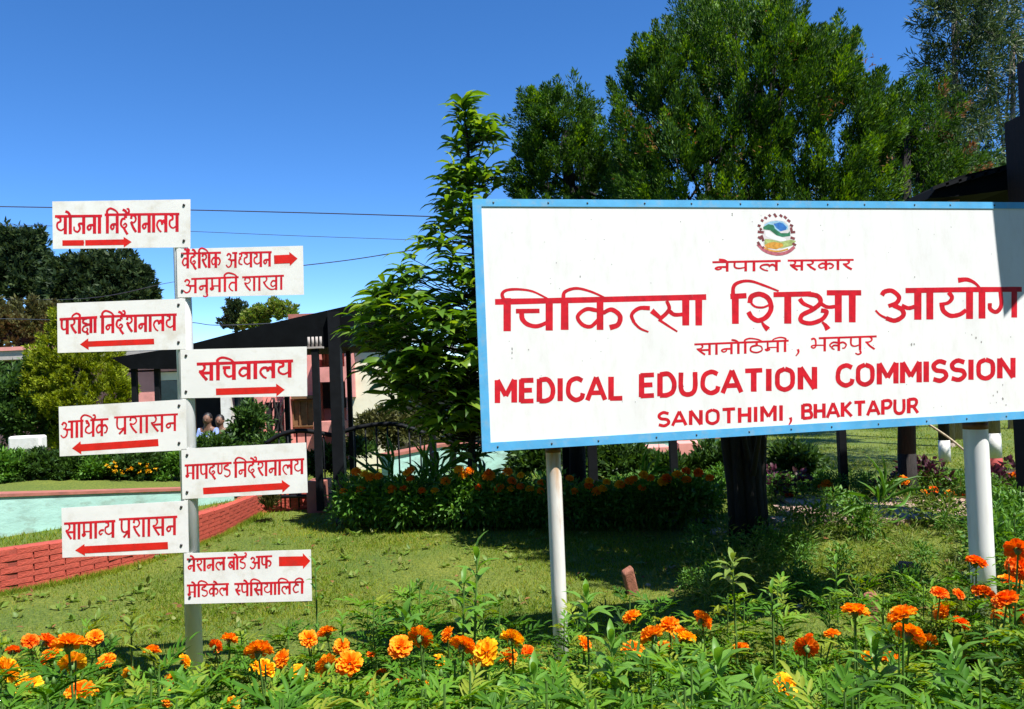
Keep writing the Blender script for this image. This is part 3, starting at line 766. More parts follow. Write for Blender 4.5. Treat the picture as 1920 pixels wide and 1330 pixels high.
for z in (BZ0 + .02, BZ1 - .02, (BZ0 + BZ1) / 2):      # steel frame behind
    MB().prism([bp(.01, z + .017, .0085), bp(BW - .01, z + .017, .0085), bp(BW - .01, z - .017, .0085), bp(.01, z - .017, .0085)], -BN * .03).build('frame_rail', M['black'], bb_)
mb = MB()
for i in range(13):
    for z in (BZ1 - .018, BZ0 + .02):
        c = bp(.09 + i * .26 + rnd.uniform(-.03, .03), z)
        MB().tube([c, c + BN * .003], [.0055, .003], 7).build('screw', M['steel'], bb_, True)
def leg(px, py, rad, rust):
    A_ = bp(0, 0, .045 + rad); c = PL(px, py, A_, BN)
    o = MB().tube([(c[0], c[1], -.2), (c[0], c[1], .4), (c[0], c[1], BZ0 - .02 if rust else 1.6), (c[0], c[1], BZ0 + .9)], rad, 28).build('leg', M['pipe'] if rust else M['pipe2'], bb_, True)
    return c
c1 = leg(1038, 870, .0375, True); MB().tube([(c1[0], c1[1], BZ0 - .03), (c1[0], c1[1], BZ0 - .006)], .0395, 28).build('collar', M['rust'], bb_, True)  # dark band at the leg top stands for the board's shadow
c2 = leg(1830, 830, .064, False); MB().tube([(c2[0], c2[1], BZ0 - .05), (c2[0], c2[1], BZ0 - .01)], .0655, 28).build('collar', M['rust'], bb_, True)  # same shadow band, built on the thick leg
PNL = BA - BN * .004
T = Letters(PNL, BN, .0003)
def Z4(s): return [(880 + float(a.split(',')[0]) / 3.692, 360 + float(a.split(',')[1]) / 3.692) for a in s.split()]
def Z5(s): return [(1380 + float(a.split(',')[0]) / 3.556, 360 + float(a.split(',')[1]) / 3.556) for a in s.split()]
# main line, traced letter by letter from the painted board
for z, s, w, w1 in [
 (Z4, '178,762 900,746 1640,728', 40, 40), (Z4, '262,735 262,965', 52, 52), (Z4, '236,745 228,705 262,680 345,675 440,690 540,738', 26, 12),
 (Z4, '322,826 486,824', 32, 32), (Z4, '362,838 368,882 405,918 470,930 545,902', 36, 26), (Z4, '553,755 553,960', 52, 52),
 (Z4, '660,740 660,955', 52, 52), (Z4, '650,738 662,692 740,668 840,690 950,738', 28, 12), (Z4, '905,755 905,955', 46, 46),
 (Z4, '890,822 810,812 750,862 782,918 840,932 890,888', 28, 26), (Z4, '925,838 985,815 1042,858 1030,918 972,940', 28, 38),
 (Z4, '1250,805 1175,806 1124,850 1140,905', 30, 22), (Z4, '1140,905 1182,945 1240,970', 20, 12),
 (Z4, '1262,822 1330,880', 38, 24), (Z4, '1366,755 1384,805 1360,845 1316,882', 24, 30), (Z4, '1310,884 1380,930 1440,968', 20, 13),
 (Z4, '1385,826 1420,850 1485,848', 30, 26), (Z4, '1498,735 1498,925', 50, 50), (Z4, '1588,735 1588,925', 48, 48)]:
    T.stroke(z(s), w / 3.692, 'red', w1 / 3.692)
for s, w, w1 in [
 ('-38,698 70,692', 34, 34), ('-5,700 -4,880', 46, 46), ('-20,700 -15,630 30,600 100,596 190,625 285,662', 28, 12),
 ('92,742 104,698 160,682 216,712 234,776 204,832 150,858 106,838 82,800', 34, 32), ('100,742 130,766 180,770 226,752', 15, 14),
 ('172,868 188,892 214,918', 12, 38), ('250,685 500,680', 34, 34), ('345,680 345,878', 48, 48),
 ('470,680 545,695 562,740 510,785 440,822 436,862 500,876 575,848 604,800 566,790', 32, 28), ('424,712 450,745 510,772', 32, 22),
 ('565,745 610,768 670,764', 26, 24), ('574,868 596,890 614,918', 14, 40), ('605,673 835,673', 36, 36), ('682,673 682,870', 48, 48), ('775,673 775,870', 46, 46),
 ('972,690 990,666 1040,660 1086,700 1070,740 1016,762', 32, 28), ('1050,756 1106,786 1114,826 1060,858 1000,842', 32, 30), ('1000,842 960,820 930,790', 18, 13),
 ('1104,758 1150,775 1200,762', 28, 26), ('1130,658 1520,652 1905,650', 34, 34), ('1212,655 1212,852', 48, 48), ('1292,655 1292,850', 48, 48),
 ('1418,670 1440,706 1412,740 1356,750', 30, 20), ('1372,752 1384,795 1430,826 1490,818 1535,788', 34, 28), ('1557,655 1557,848', 48, 48),
 ('1640,655 1640,845', 44, 44), ('1480,590 1540,585 1592,608 1634,650', 34, 14), ('1762,655 1768,756 1736,800 1696,782 1692,742', 28, 28), ('1855,650 1855,838', 40, 40)]:
    T.stroke(Z5(s), w / 3.556, 'red', w1 / 3.556)
T.word(['na', 'e', 'pa', 'aa', 'la'], 1337, 1463, 492, 489.5, 510, 508, 5)
T.word(['sa', 'ra', 'ka', 'aa', 'ra'], 1478, 1600, 489, 487.5, 508, 506, 5)
T.word(['sa', 'aa', 'na', 'o', 'i', 'Tha', 'ma', 'ii'], 1303, 1478, 646, 639, 667, 660, 4.6)
T.word(['bha', 'kta', 'pa', 'u', 'ra'], 1518, 1643, 635, 631, 660, 656, 4.8)
T.stroke([(1496, 655), (1497, 661), (1492, 668)], 5, 'red', 2)
T.word('MEDICAL', 929, 1167, 713, 706, 756, 749, 10.5, LT, False, gap=.16, thin=.85)
T.word('EDUCATION', 1199, 1531, 702, 688, 745, 729, 10.5, LT, False, gap=.15, thin=.85)
T.word('COMMISSION', 1568, 1903, 685, 671, 725, 708, 10, LT, False, gap=.13, thin=.85)
T.word('SANOTHIMI', 1233, 1468, 774, 760, 800, 789, 6.8, LT, False, gap=.16, thin=.85)
T.word('BHAKTAPUR', 1503, 1721, 759, 747, 786, 774, 6.8, LT, False, gap=.14, thin=.85)
T.stroke([(1482, 783), (1483, 790), (1478, 799)], 6, 'red', 2)
T.finish(bb_, {'red': 'lettering'})
# painted emblem
M['em_brown'] = paint('emblem_garland_paint', (.20, .05, .055), .5, .4, 60, 0)
M['em_pale'] = paint('emblem_ground_paint', (.66, .62, .62), .5, .05, 40, 0)
M['em_blue'] = paint('emblem_blue_paint', (.03, .16, .48), .5, .2, 60, 0)
M['em_cyan'] = paint('emblem_light_blue_paint', (.30, .52, .68), .5, .2, 60, 0)
M['em_green'] = paint('emblem_green_paint', (.03, .18, .09), .5, .3, 60, 0)
M['em_lime'] = paint('emblem_lime_paint', (.38, .46, .16), .5, .3, 60, 0)
M['em_yel'] = paint('emblem_orange_paint', (.66, .32, .05), .5, .3, 60, 0)
M['em_pink'] = paint('emblem_scroll_paint', (.45, .12, .15), .5, .3, 60, 0)
M['em_white'] = paint('emblem_white_paint', (.80, .82, .82), .5, .03, 60, 0)
E_ = Letters(PNL, BN, .0003)
def ez(s): return [(1380 + float(a.split(',')[0]) / 7.385, 390 + float(a.split(',')[1]) / 7.385) for a in s.split()]
E_.poly(ez('400,200 540,165 680,185 745,260 765,400 740,500 640,570 480,575 390,520 360,400 370,280'), 'em_pale')
E_.poly(ez('390,230 470,190 560,178 650,190 720,250 720,300 600,330 480,290 400,290'), 'em_cyan')
E_.poly(ez('520,225 600,200 650,215 705,270 690,305 620,325 560,280'), 'em_blue')
E_.poly(ez('375,265 450,225 520,240 540,290 620,350 720,350 745,320 750,390 640,405 560,380 470,310 380,300'), 'em_green')
E_.poly(ez('400,315 450,315 540,380 640,410 690,430 690,465 600,460 480,425 410,390'), 'em_white')
E_.poly(ez('400,430 500,440 620,470 760,440 830,460 780,520 640,560 440,540 390,500'), 'em_lime')
E_.poly(ez('440,490 520,470 640,490 660,530 560,575 430,555 390,520'), 'em_yel')
E_.stroke(ez('300,500 380,580 480,625 600,640 720,610 810,540'), 6.0, 'em_pink', 6)
E_.stroke(ez('380,545 480,590 600,600 720,570'), 3, 'em_yel', 3)
for a in ('300,470 330,520', '305,400 350,430', '300,330 385,340', '300,240 340,255', '345,165 380,185', '390,130 430,150', '450,95 480,120', '525,80 560,130', '605,95 640,125', '665,115 700,150', '710,165 750,195', '745,235 790,255', '755,340 820,335', '755,410 815,430', '780,490 830,520', '365,540 385,560', '350,380 380,460', '335,280 350,310', '760,270 770,320'):
    E_.stroke(ez(a), 4.6, 'em_brown', 4.6)
for k, o in E_.m.items():
    q = o.build('emblem', M[k], bb_)
# little chips and marks on the white paint
M['chip'] = paint('chipped_paint_mark', (.30, .29, .27), .7, .3, 60, 0)
ch = Letters(PNL, BN, .0003)
for a, b, c in ((1373, 401, 5), (1373, 404, 5), (960, 655, 6), (960, 662, 6), (960, 672, 4), (991, 656, 4), (1088, 519, 5), (1276, 416, 3), (1715, 520, 4), (1709, 646, 7), (1714, 646, 5), (1191, 754, 3), (1147, 496, 3), (1043, 493, 3), (960, 437, 3), (1108, 672, 2), (1830, 634, 6), (1840, 642, 5), (1822, 628, 4), (1895, 632, 3), (1870, 735, 5), (1880, 748, 6), (1862, 742, 4), (1886, 760, 4), (1880, 722, 4), (1868, 755, 3)):
    q = [(a + c * rnd.uniform(.25, .5) * math.cos(t) * .7, b + c * rnd.uniform(.25, .6) * math.sin(t)) for t in np.arange(6) * math.pi / 3]
    ch.poly(q, 'chip')
for i in range(60):
    a = rnd.uniform(910, 1900); b = rnd.uniform(400, 770)
    ch.poly([(a + rnd.uniform(.5, 1.1) * math.cos(t), b + rnd.uniform(.5, 1.1) * math.sin(t)) for t in np.arange(5) * math.pi / 2.5], 'chip')
for k, o in ch.m.items(): tag(o.build('paint_chips', M[k], bb_), kind='stuff')
# added unseen caster cut to throw the dark patch on the board's right end
SD = np.array(sd)
shadow = [(1862, 372), (1872, 470), (1885, 588), (1916, 552), (2010, 470), (2010, 372)]
caster = thing('hanging_banner', 'dark cloth banner hanging from a slim pole beside the board', 'banner', (3.95, 4.35, 0))
bpts = [PL(a, b, BA, BN) + SD * 1.25 for a, b in shadow]
up = SD * .55 + np.array([0, 0, .0])
MB().prism([bpts[0] + (bpts[0] - bpts[1]) * .4] + bpts[1:5] + [bpts[5] + (bpts[0] - bpts[1]) * .4], BN * .006).build('cloth', M['bannercloth'], caster)  # sheet outline is the wanted shadow moved toward the sun
q0 = bpts[0] + (bpts[0] - bpts[1]) * .4; q1 = bpts[5] + (bpts[0] - bpts[1]) * .4
MB().tube([q0, q1, q1 + (q1 - q0) * .3], .014, 8).build('cross_arm', M['black'], caster, True)
e = q1 + (q1 - q0) * .3
MB().tube([(e[0], e[1], -.1), (e[0], e[1], e[2] + .1)], .025, 10).build('pole', M['black'], caster, True)  # added support for the caster sheet
# ------------------------------------------------------------------ buildings (real depth, sized from the picture at that depth)
def pbox(name, x0, y0, x1, y1, Y, dep, mat, parent=None, off=0, bevel=0):
    xc, yc = (x0 + x1) / 2, (y0 + y1) / 2
    a = P(x0, yc, Y)[0]; b = P(x1, yc, Y)[0]; zt = P(xc, y0, Y)[2]; zb = P(xc, y1, Y)[2]
    return MB().box(a, b, Y + off, Y + off + dep, zb, zt).build(name, M[mat], parent, False, bevel)
def bbase(px, Y): p = P(px, 800, Y); return (p[0], Y, -.35)
def window(t, x0, y0, x1, y1, Y, frame='brown', pane='teal', bars=1):
    w = pbox('window', x0, y0, x1, y1, Y, .05, pane, t, -.03)
    fw = 2.2
    for q in ((x0, y0, x1, y0 + fw), (x0, y1 - fw, x1, y1), (x0, y0 + fw, x0 + fw, y1 - fw), (x1 - fw, y0 + fw, x1, y1 - fw)):
        pbox('frame', *q, Y, .06, frame, w, -.08)
    for i in range(bars):
        xm = x0 + (x1 - x0) * (i + 1) / (bars + 1)
        pbox('mullion', xm - 1, y0 + fw, xm + 1, y1 - fw, Y, .05, frame, w, -.07)
    return w
# long low office wing at the far left
t = thing('office_building', 'long low pink building with flat roof behind the left hedges', 'building', bbase(60, 21))
pbox('wall', -500, 694, 262, 905, 21, 5, 'pink', t)
pbox('roof', -540, 657, 262, 664, 20, 6.5, 'pink', t)
pbox('fascia', -538, 664, 260, 681, 20.05, 6.3, 'concrete', t)
pbox('soffit', -530, 681, 258, 694, 20.9, 5, 'darkin', t)  # dark strip standing for the shade under the eaves
for x0 in (-230, -60, 25, 130): window(t, x0, 722, x0 + 48, 790, 21)
# verandah with column, deep openings, teal shutters
t = thing('verandah_building', 'pink verandah building with white columns and dark openings beyond the canopy', 'building', bbase(400, 18.5))
pbox('back_wall', 236, 672, 486, 905, 21, .3, 'darkin', t)  # near-black colour stands for the shade inside the verandah
pbox('beam', 236, 664, 486, 694, 18.5, .3, 'pink', t)
pbox('roof_slab', 230, 655, 492, 664, 18.2, 3.2, 'concrete', t)
pbox('plinth', 236, 838, 486, 905, 18.5, 2.5, 'concrete', t)
pbox('column', 259, 694, 291, 838, 18.5, .35, 'pink', t)
pbox('column', 414, 694, 433, 838, 18.5, .25, 'whitewash', t)
pbox('column', 240, 694, 250, 838, 18.5, .25, 'pink', t)
w = pbox('window', 297, 714, 340, 800, 18.6, .05, 'teal', t); pbox('pane', 299, 698, 340, 713, 18.6, .05, 'cream', w)
w = pbox('shutter', 436, 700, 452, 838, 18.8, .05, 'teal', t); w = pbox('shutter', 455, 700, 478, 838, 19.4, .05, 'teal', t)
pbox('door', 352, 700, 366, 838, 18.8, .06, 'brown', t)
# two storey house part with terraces
t = thing('terraced_house', 'salmon pink house with stacked balconies and brown shutters behind the black gate', 'building', bbase(570, 17))
pbox('wall', 484, 655, 592, 905, 17.4, 3, 'pink', t)
pbox('wall', 592, 655, 650, 905, 18.2, 2.2, 'pink', t)
pbox('pilaster', 478, 690, 494, 905, 17.2, .2, 'pink', t)
pbox('pilaster', 533, 655, 545, 905, 17.2, .2, 'pink', t)
window(t, 498, 752, 530, 812, 17.4, 'pink', 'darkin')
window(t, 550, 750, 590, 800, 17.4, 'brown', 'brown', 2)
pbox('lintel', 546, 742, 592, 748, 17.2, .2, 'brown', t)
pbox('balcony', 588, 688, 660, 716, 17.0, 1.2, 'pink', t)
pbox('balcony', 588, 648, 660, 660, 17.0, 1.2, 'pink', t)
window(t, 596, 662, 624, 686, 18.2, 'brown', 'brown')
pbox('recess', 590, 718, 648, 766, 18.1, .1, 'darkin', t)  # flat dark panel on the wall, painted as a shaded recess
pbox('parapet', 588, 790, 655, 818, 17.1, .2, 'pink', t)
pbox('roof', 540, 588, 622, 600, 22, 3, 'coping', t)
pbox('upper_wall', 548, 600, 618, 660, 22.3, 2, 'pink', t)
# vine on the pilaster wall
# cream gabled house
t = thing('gabled_house', 'cream walled house with pink corner pier beside the young leafy tree', 'building', bbase(700, 16))
pts = [P(656, 640, 16), P(700, 622, 16), P(742, 640, 16), P(742, 905, 16), P(656, 905, 16)]
MB().prism(pts[::-1], (0, 2.4, 0)).build('wall', M['cream'], t)
pbox('corner_pier', 646, 632, 664, 745, 15.9, .4, 'pink', t)
pbox('skirting', 658, 790, 742, 800, 15.95, .1, 'concrete', t)
pbox('side_wall', 742.5, 700, 1000, 905, 16.6, 2, 'grey_wall', t)  # wall in shade, the shade is in its base colour
rf = MB(); a = [P(650, 636, 15.8), P(700, 614, 15.8), P(700, 621, 15.8), P(650, 644, 15.8)]; rf.prism(a[::-1], (0, 2.8, 0))
a = [P(700, 614, 15.8), P(1010, 690, 15.8), P(1010, 698, 15.8), P(700, 621, 15.8)]; rf.prism(a[::-1], (0, 2.8, 0))
rf.build('roof', M['concrete'], t)
# red blocks and white block
for x0, y0, x1, y1, Y, lb in ((1206, 838, 1256, 876, 12.6, 'left one of two salmon painted low blocks under the billboard'), (1273, 830, 1326, 868, 12.6, 'right one of two salmon painted low blocks under the billboard')):
    o = pbox('planter_block', x0, y0, x1, y1 + 20, Y, .4, 'pink', None, 0, .015); tag(o, lb, 'planter')
o = pbox('concrete_block', 14, 818, 76, 846, 11.5, .18, 'whitewash', None, 0, .03); tag(o, 'low white block beside the golden conifer, dark shrubs behind', 'block')
pbox('ledge', 3, 843, 80, 853, 11.4, .25, 'whitewash', o)
o.children[0].location = -o.location
# ------------------------------------------------------------------ black canopy over the gate
YC = 9.05
t = thing('entrance_canopy', 'black sloping canopy roof on dark posts behind the signpost', 'canopy', (P(632, 900, YC)[0], YC, 0))
pts = [P(208, 671, YC), P(332, 652, YC), P(500, 608, YC), P(720, 558, YC), P(722, 590, YC), P(660, 650, YC), P(560, 653, YC), P(370, 662, YC), P(330, 692, YC), P(244, 692, YC)]
MB().prism(pts[::-1], (0, 2.6, 0)).build('roof', M['roof'], t)
def vbar(t, name, x, y0, Y, w, mat='black', y1=None, z0=None):
    zt = P(x, y0, Y)[2]; X = P(x, (y0 + (y1 or y0)) / 2, Y)[0]
    zb = z0 if z0 is not None else (P(x, y1, Y)[2] if y1 else -.1)
    h = w * Y / FPX / 2
    return MB().box(X - h, X + h, Y - h, Y + h, zb, zt).build(name, M[mat], t)
vbar(t, 'post', 632, 585, YC, 21, y1=900, z0=-.1)
vbar(t, 'post', 254, 690, YC + .1, 9, y1=840, z0=-.4)
vbar(t, 'post', 297, 692, YC + .1, 9, y1=840, z0=-.4)
vbar(t, 'post', 538, 650, YC + 1.4, 8, y1=840, z0=-.1)
vbar(t, 'post', 656, 650, YC + 1.6, 8, y1=840, z0=-.1)
# gate post with ornament on a salmon plinth
t = thing('gate_post', 'slim black gate post with grey finial standing on a salmon plinth', 'post', (P(595, 920, 8.9)[0], 8.9, 0))
vbar(t, 'post', 595, 655, 8.85, 12, y1=900, z0=0.05)
c = P(590, 642, 8.85)
for i in range(4):
    MB().tube([c + [-.066 + i * .044, 0, -.05], c + [-.066 + i * .044, 0, .06]], .014, 8).build('finial', M['concrete'], t, True)
MB().box(c[0] - .09, c[0] + .09, c[1] - .05, c[1] + .05, c[2] - .07, c[2] - .05).build('cap', M['concrete'], t)
MB().box(*[P(576, 900, 9)[0], P(612, 900, 9)[0]], 8.95, 9.25, -.1, P(594, 903, 8.95)[2]).build('plinth', M['coping'], t)
# arched gate leaves
def gate(xs, ys, Y, lb, nb, y_low):
    t = thing('gate', lb, 'gate', (P(xs[0], 900, Y)[0], Y, 0))
    pts = [P(a, b, Y) for a, b in zip(xs, ys)]
    pl = cr(pts, 5)
    MB().tube(pl, .026, 8).build('top_rail', M['black'], t, True)
    xa, xb = pl[0][0], pl[-1][0]
    MB().tube([(xa, Y, .18), (xb, Y, .18)], .02, 8).build('bottom_rail', M['black'], t, True)
    for i in range(nb):
        X = xa + (xb - xa) * (i + .5) / nb
        z = np.interp(X, [p[0] for p in pl], [p[2] for p in pl])
        MB().tube([(X, Y, .05), (X, Y, z)], .0095, 6).build('bar', M['black'], t, True)
gate([498, 530, 570, 632], [832, 814, 808, 818], 9.1, 'black barred gate leaf with arched top left of the thick post', 8, 900)
gate([634, 680, 725, 760, 798], [812, 800, 795, 800, 814], 9.2, 'black barred gate leaf with arched top right of the thick post', 8, 900)
# fence posts between beds
for x, y0, w, Y, lb in ((813, 800, 13, 9.4, 'black fence post beside the arched gate, first one right of it'), (851, 800, 10, 9.6, 'thin black fence post behind the young tree trunk'),
                    (1062, 820, 14, 8.3, 'black fence post just right of the billboard left leg'), (1111, 820, 17, 9.2, 'short dark fence post between the left leg and the salmon blocks'),
                    (1263, 800, 14, 8.9, 'black fence post between the two salmon blocks'), (1580, 790, 14, 8.6, 'black fence post before the far sunlit lawn')):
    zt = P(x, y0, Y)[2]; X = P(x, 870, Y)[0]; h = w * Y / FPX / 2
    o = MB().box(X - h, X + h, Y - h, Y + h, -.1, zt).build('fence_post', M['black'], None, False, .004)
    tag(o, lb, 'post', 'fence posts behind the billboard')
# right hand gateway: timber pillar and dark roof
t = thing('gate_pillar', 'tall dark red brown timber pillar rising behind the right end of the billboard', 'pillar', (P(1912, 900, 6.4)[0], 6.4, 0))
xa = P(1886, 290, 6.8)[0]; xb = P(1907, 150, 6.75)[0]
MB().box(xa, xa + .5, 6.4, 6.8, P(1886, 378, 6.4)[2] - .25, P(1886, 205, 6.4)[2]).build('capital', M['timber'], t)
MB().box(xb + .005, xb + .34, 6.47, 6.75, P(1886, 205, 6.4)[2] - .05, P(1910, 92, 6.4)[2]).build('upper_shaft', M['timber'], t)
xc_ = P(1903, 860, 6.75)[0]
MB().box(xc_, xc_ + .3, 6.45, 6.75, -.1, P(1886, 378, 6.4)[2] - .255).build('lower_shaft', M['black'], t)
t = thing('lean_to_roof', 'low dark pitched roof above the billboard left of the timber pillar', 'roof', (P(1820, 400, 7.0)[0], 7, 0))
pts = [P(1742, 372, 7), P(1758, 350, 7), P(1800, 330, 7), P(1892, 308, 7), P(2010, 280, 7), P(2010, 380, 7), P(1892, 356, 7), P(1800, 368, 7)]
MB().prism(pts[::-1], (0, .6, 0)).build('roof', M['roof'], t)
for i in range(6):
    a = P(1762 + i * 24, 349 - i * 6.4, 7 - .02); MB().obox(a, (.07, 0, .022), (0, .02, 0), (0, 0, .016)).build('edge_board', M['black'], t)
pbox('post', 1786, 372, 1806, 640, 7.2, .15, 'pink', t)
# painted trunks on the far lawn
# ------------------------------------------------------------------ cables and ropes
def cable(pts, lb, rad=.012, mat='wire', nm='power_cable', cat='cable'):
    mb = MB().tube(cr([P(*p) for p in pts], 8), rad, 6)
    tag(mb.build(nm, M[mat], None, True), lb, cat)
cable([(-500, 380, 24), (200, 391, 23), (600, 400, 22), (960, 411, 21)], 'dark power cable crossing the sky behind the topmost plate', .016)
cable([(-500, 410, 28), (100, 424, 28), (380, 435, 28), (600, 444, 28), (960, 456, 28)], 'faint cable running below the darkest one', .010)
cable([(560, 499, 22), (660, 487, 22), (780, 468, 22), (960, 440, 22)], 'cable sloping up to the right behind the young tree', .014)
cable([(-300, 592, 19), (100, 600, 19), (340, 604, 19), (420, 610, 19), (640, 600, 19)], 'cable passing low above the left building roof', .011)
cable([(-300, 545, 26), (120, 562, 26), (330, 528, 26)], 'thin cable in front of the left trees', .010)
cable([(1740, 795, 8.3), (1780, 822, 8.2), (1830, 862, 8.1), (1862, 882, 8.2), (1925, 905, 8.4)], 'pale rope slung past the thick right leg', .012, 'rope', 'rope', 'rope')

# ------------------------------------------------------------------ two people sitting in the verandah shade
def person(px, py, Y, mat, lb):
    h = P(px, py, Y)                     # centre of the head
    root = thing('person', lb, 'person', (h[0], Y, gz(h[0], Y) if False else -.35))
    x, y, z = h
    hip = z - .72
    J = {'hip': (x, y + .03, hip), 'chest': (x, y + .02, z - .29), 'neck': (x, y, z - .14), 'head': (x, y - .01, z - .03), 'top': (x, y, z + .08),
         'ls': (x - .17, y + .01, z - .22), 'le': (x - .23, y - .08, z - .50), 'lw': (x - .12, y - .30, z - .56), 'lf': (x - .08, y - .37, z - .56),
         'rs': (x + .17, y + .01, z - .22), 're': (x + .23, y - .08, z - .50), 'rw': (x + .12, y - .30, z - .56), 'rf': (x + .08, y - .37, z - .56),
         'lh': (x - .1, y, hip - .02), 'lk': (x - .13, y - .42, hip), 'la': (x - .13, y - .42, hip - .40), 'lt': (x - .13, y - .56, hip - .43),
         'rh': (x + .1, y, hip - .02), 'rk': (x + .13, y - .42, hip), 'ra': (x + .13, y - .42, hip - .40), 'rt': (x + .13, y - .56, hip - .43)}
    rd = dict(hip=.14, chest=.155, neck=.055, head=.092, top=.075, ls=.06, le=.042, lw=.03, lf=.035, rs=.06, re=.042, rw=.03, rf=.035, lh=.09, lk=.06, la=.04, lt=.04, rh=.09, rk=.06, ra=.04, rt=.04)
    ed = ['hip chest', 'chest neck', 'neck head', 'head top', 'chest ls', 'ls le', 'le lw', 'lw lf', 'chest rs', 'rs re', 're rw', 'rw rf', 'hip lh', 'lh lk', 'lk la', 'la lt', 'hip rh', 'rh rk', 'rk ra', 'ra rt']
    ks = list(J); me = bpy.data.meshes.new('body')
    rl = root.location
    me.from_pydata([(J[k][0] - rl[0], J[k][1] - rl[1], J[k][2] - rl[2]) for k in ks], [tuple(ks.index(q) for q in e.split()) for e in ed], [])
    me.materials.append(M['skin'])
    def grow(o, me_, keys, k_):
        o.modifiers.new('skin', 'SKIN'); sv = me_.skin_vertices[0].data
        for i, k in enumerate(keys): sv[i].radius = (rd[k] * k_, rd[k] * k_ * (.7 if k in ('chest', 'hip') else 1)); sv[i].use_root = (k == keys[0])
        sb = o.modifiers.new('sub', 'SUBSURF'); sb.levels = 1; sb.render_levels = 2
    grow(link('body', me, root), me, ks, 1)
    kc = ['chest', 'hip', 'ls', 'le', 'rs', 're']; J['hip2'] = J['hip']
    mc = bpy.data.meshes.new('shirt')
    mc.from_pydata([(J[k][0] - rl[0], J[k][1] - rl[1], J[k][2] - rl[2]) for k in kc], [(0, 1), (0, 2), (2, 3), (0, 4), (4, 5)], [])
    mc.materials.append(M[mat]); grow(link('shirt', mc, root), mc, kc, 1.17)
    def ball(nm, c, r, m_, sq=(1, 1, 1)):
        mb = MB(); n = 10; vs = [(c[0] + r * sq[0] * math.cos(a) * math.cos(b), c[1] + r * sq[1] * math.cos(a) * math.sin(b), c[2] + r * sq[2] * math.sin(a)) for a in np.linspace(-math.pi / 2, math.pi / 2, 7) for b in np.arange(n) * 2 * math.pi / n]
        mb.add(vs, [(i * n + j, i * n + (j + 1) % n, (i + 1) * n + (j + 1) % n, (i + 1) * n + j) for i in range(6) for j in range(n)])
        return mb.build(nm, M[m_], root, True)
    ball('face', (x, y - .02, z), .10, 'skin', (.86, .95, 1.15))
    ball('hair', (x, y + .018, z + .035), .108, 'hair', (.9, .95, 1.05))
    ball('nose', (x, y - .118, z - .015), .016, 'skin', (.8, 1, 1.4))
    for s in (-1, 1): ball('ear', (x + s * .088, y, z - .005), .024, 'skin', (.4, .8, 1.2)); ball('hand', (x + s * .07, y - .40, z - .56), .045, 'skin', (.9, 1.2, .6)); ball('eye', (x + s * .034, y - .108, z + .015), .009, 'hair')
    MB().box(x - .17, x + .17, y - .42, y + .12, hip - .10, hip + .045).build('trousers', M['trouser'], root, False, .04)
person(389, 787, 16.4, 'shirt', 'person in a pale blue shirt sitting in the verandah shade')
person(412, 790, 16.8, 'shirt2', 'person in dark grey blue top seated behind the pale blue shirt')
t = thing('bench', 'low dark bench in the verandah shade under two seated people', 'bench', (P(400, 830, 16.7)[0], 16.7, -.35))
zb = P(389, 787, 16.4)[2] - .72 - .10
cx = P(400, 800, 16.6)[0]
MB().box(cx - .7, cx + .7, 16.35, 16.95, zb - .05, zb).build('seat', M['brown'], t)
for s in (-.6, .6): MB().box(cx + s - .04, cx + s + .04, 16.4, 16.9, -.45, zb - .05).build('leg', M['brown'], t)
# ------------------------------------------------------------------ trees
def rdir(n):
    return norm(rng.normal(size=(n, 3)))
def shell(blobs, Y, N, dep=1.0, inner=.72, lowcut=-.6):
    """points near the skin of a union of ellipsoids; blobs given as they look (px,py,rx,ry) at distance Y"""
    B = []
    for b in blobs:
        px, py, rx, ry = b[:4]; dy = b[4] if len(b) > 4 else 0
        c = P(px, py, Y + dy); s = (Y + dy) / FPX
        B.append((c, np.array([rx * s, (rx + ry) / 2 * s * dep, ry * s])))
    vol = np.array([(r[0] * r[2]) ** 1.0 for c, r in B]); vol /= vol.sum()
    PTS = []; NR = []
    for (c, r), w in zip(B, vol):
        n = int(N * w * 1.7)
        d = rdir(n); d = d[d[:, 2] > lowcut]
        k = inner + (1.04 - inner) * rng.random(len(d))[:, None] ** .6
        p = c + d * r * k
        keep = np.ones(len(p), bool)
        for (c2, r2) in B:
            if c2 is c: continue
            keep &= (((p - c2) / r2) ** 2).sum(1) > .55
        PTS.append(p[keep]); NR.append(norm(d[keep] / r))
    PTS = np.concatenate(PTS); NR = np.concatenate(NR)
    idx = rng.permutation(len(PTS))[:N]
    return PTS[idx], NR[idx]
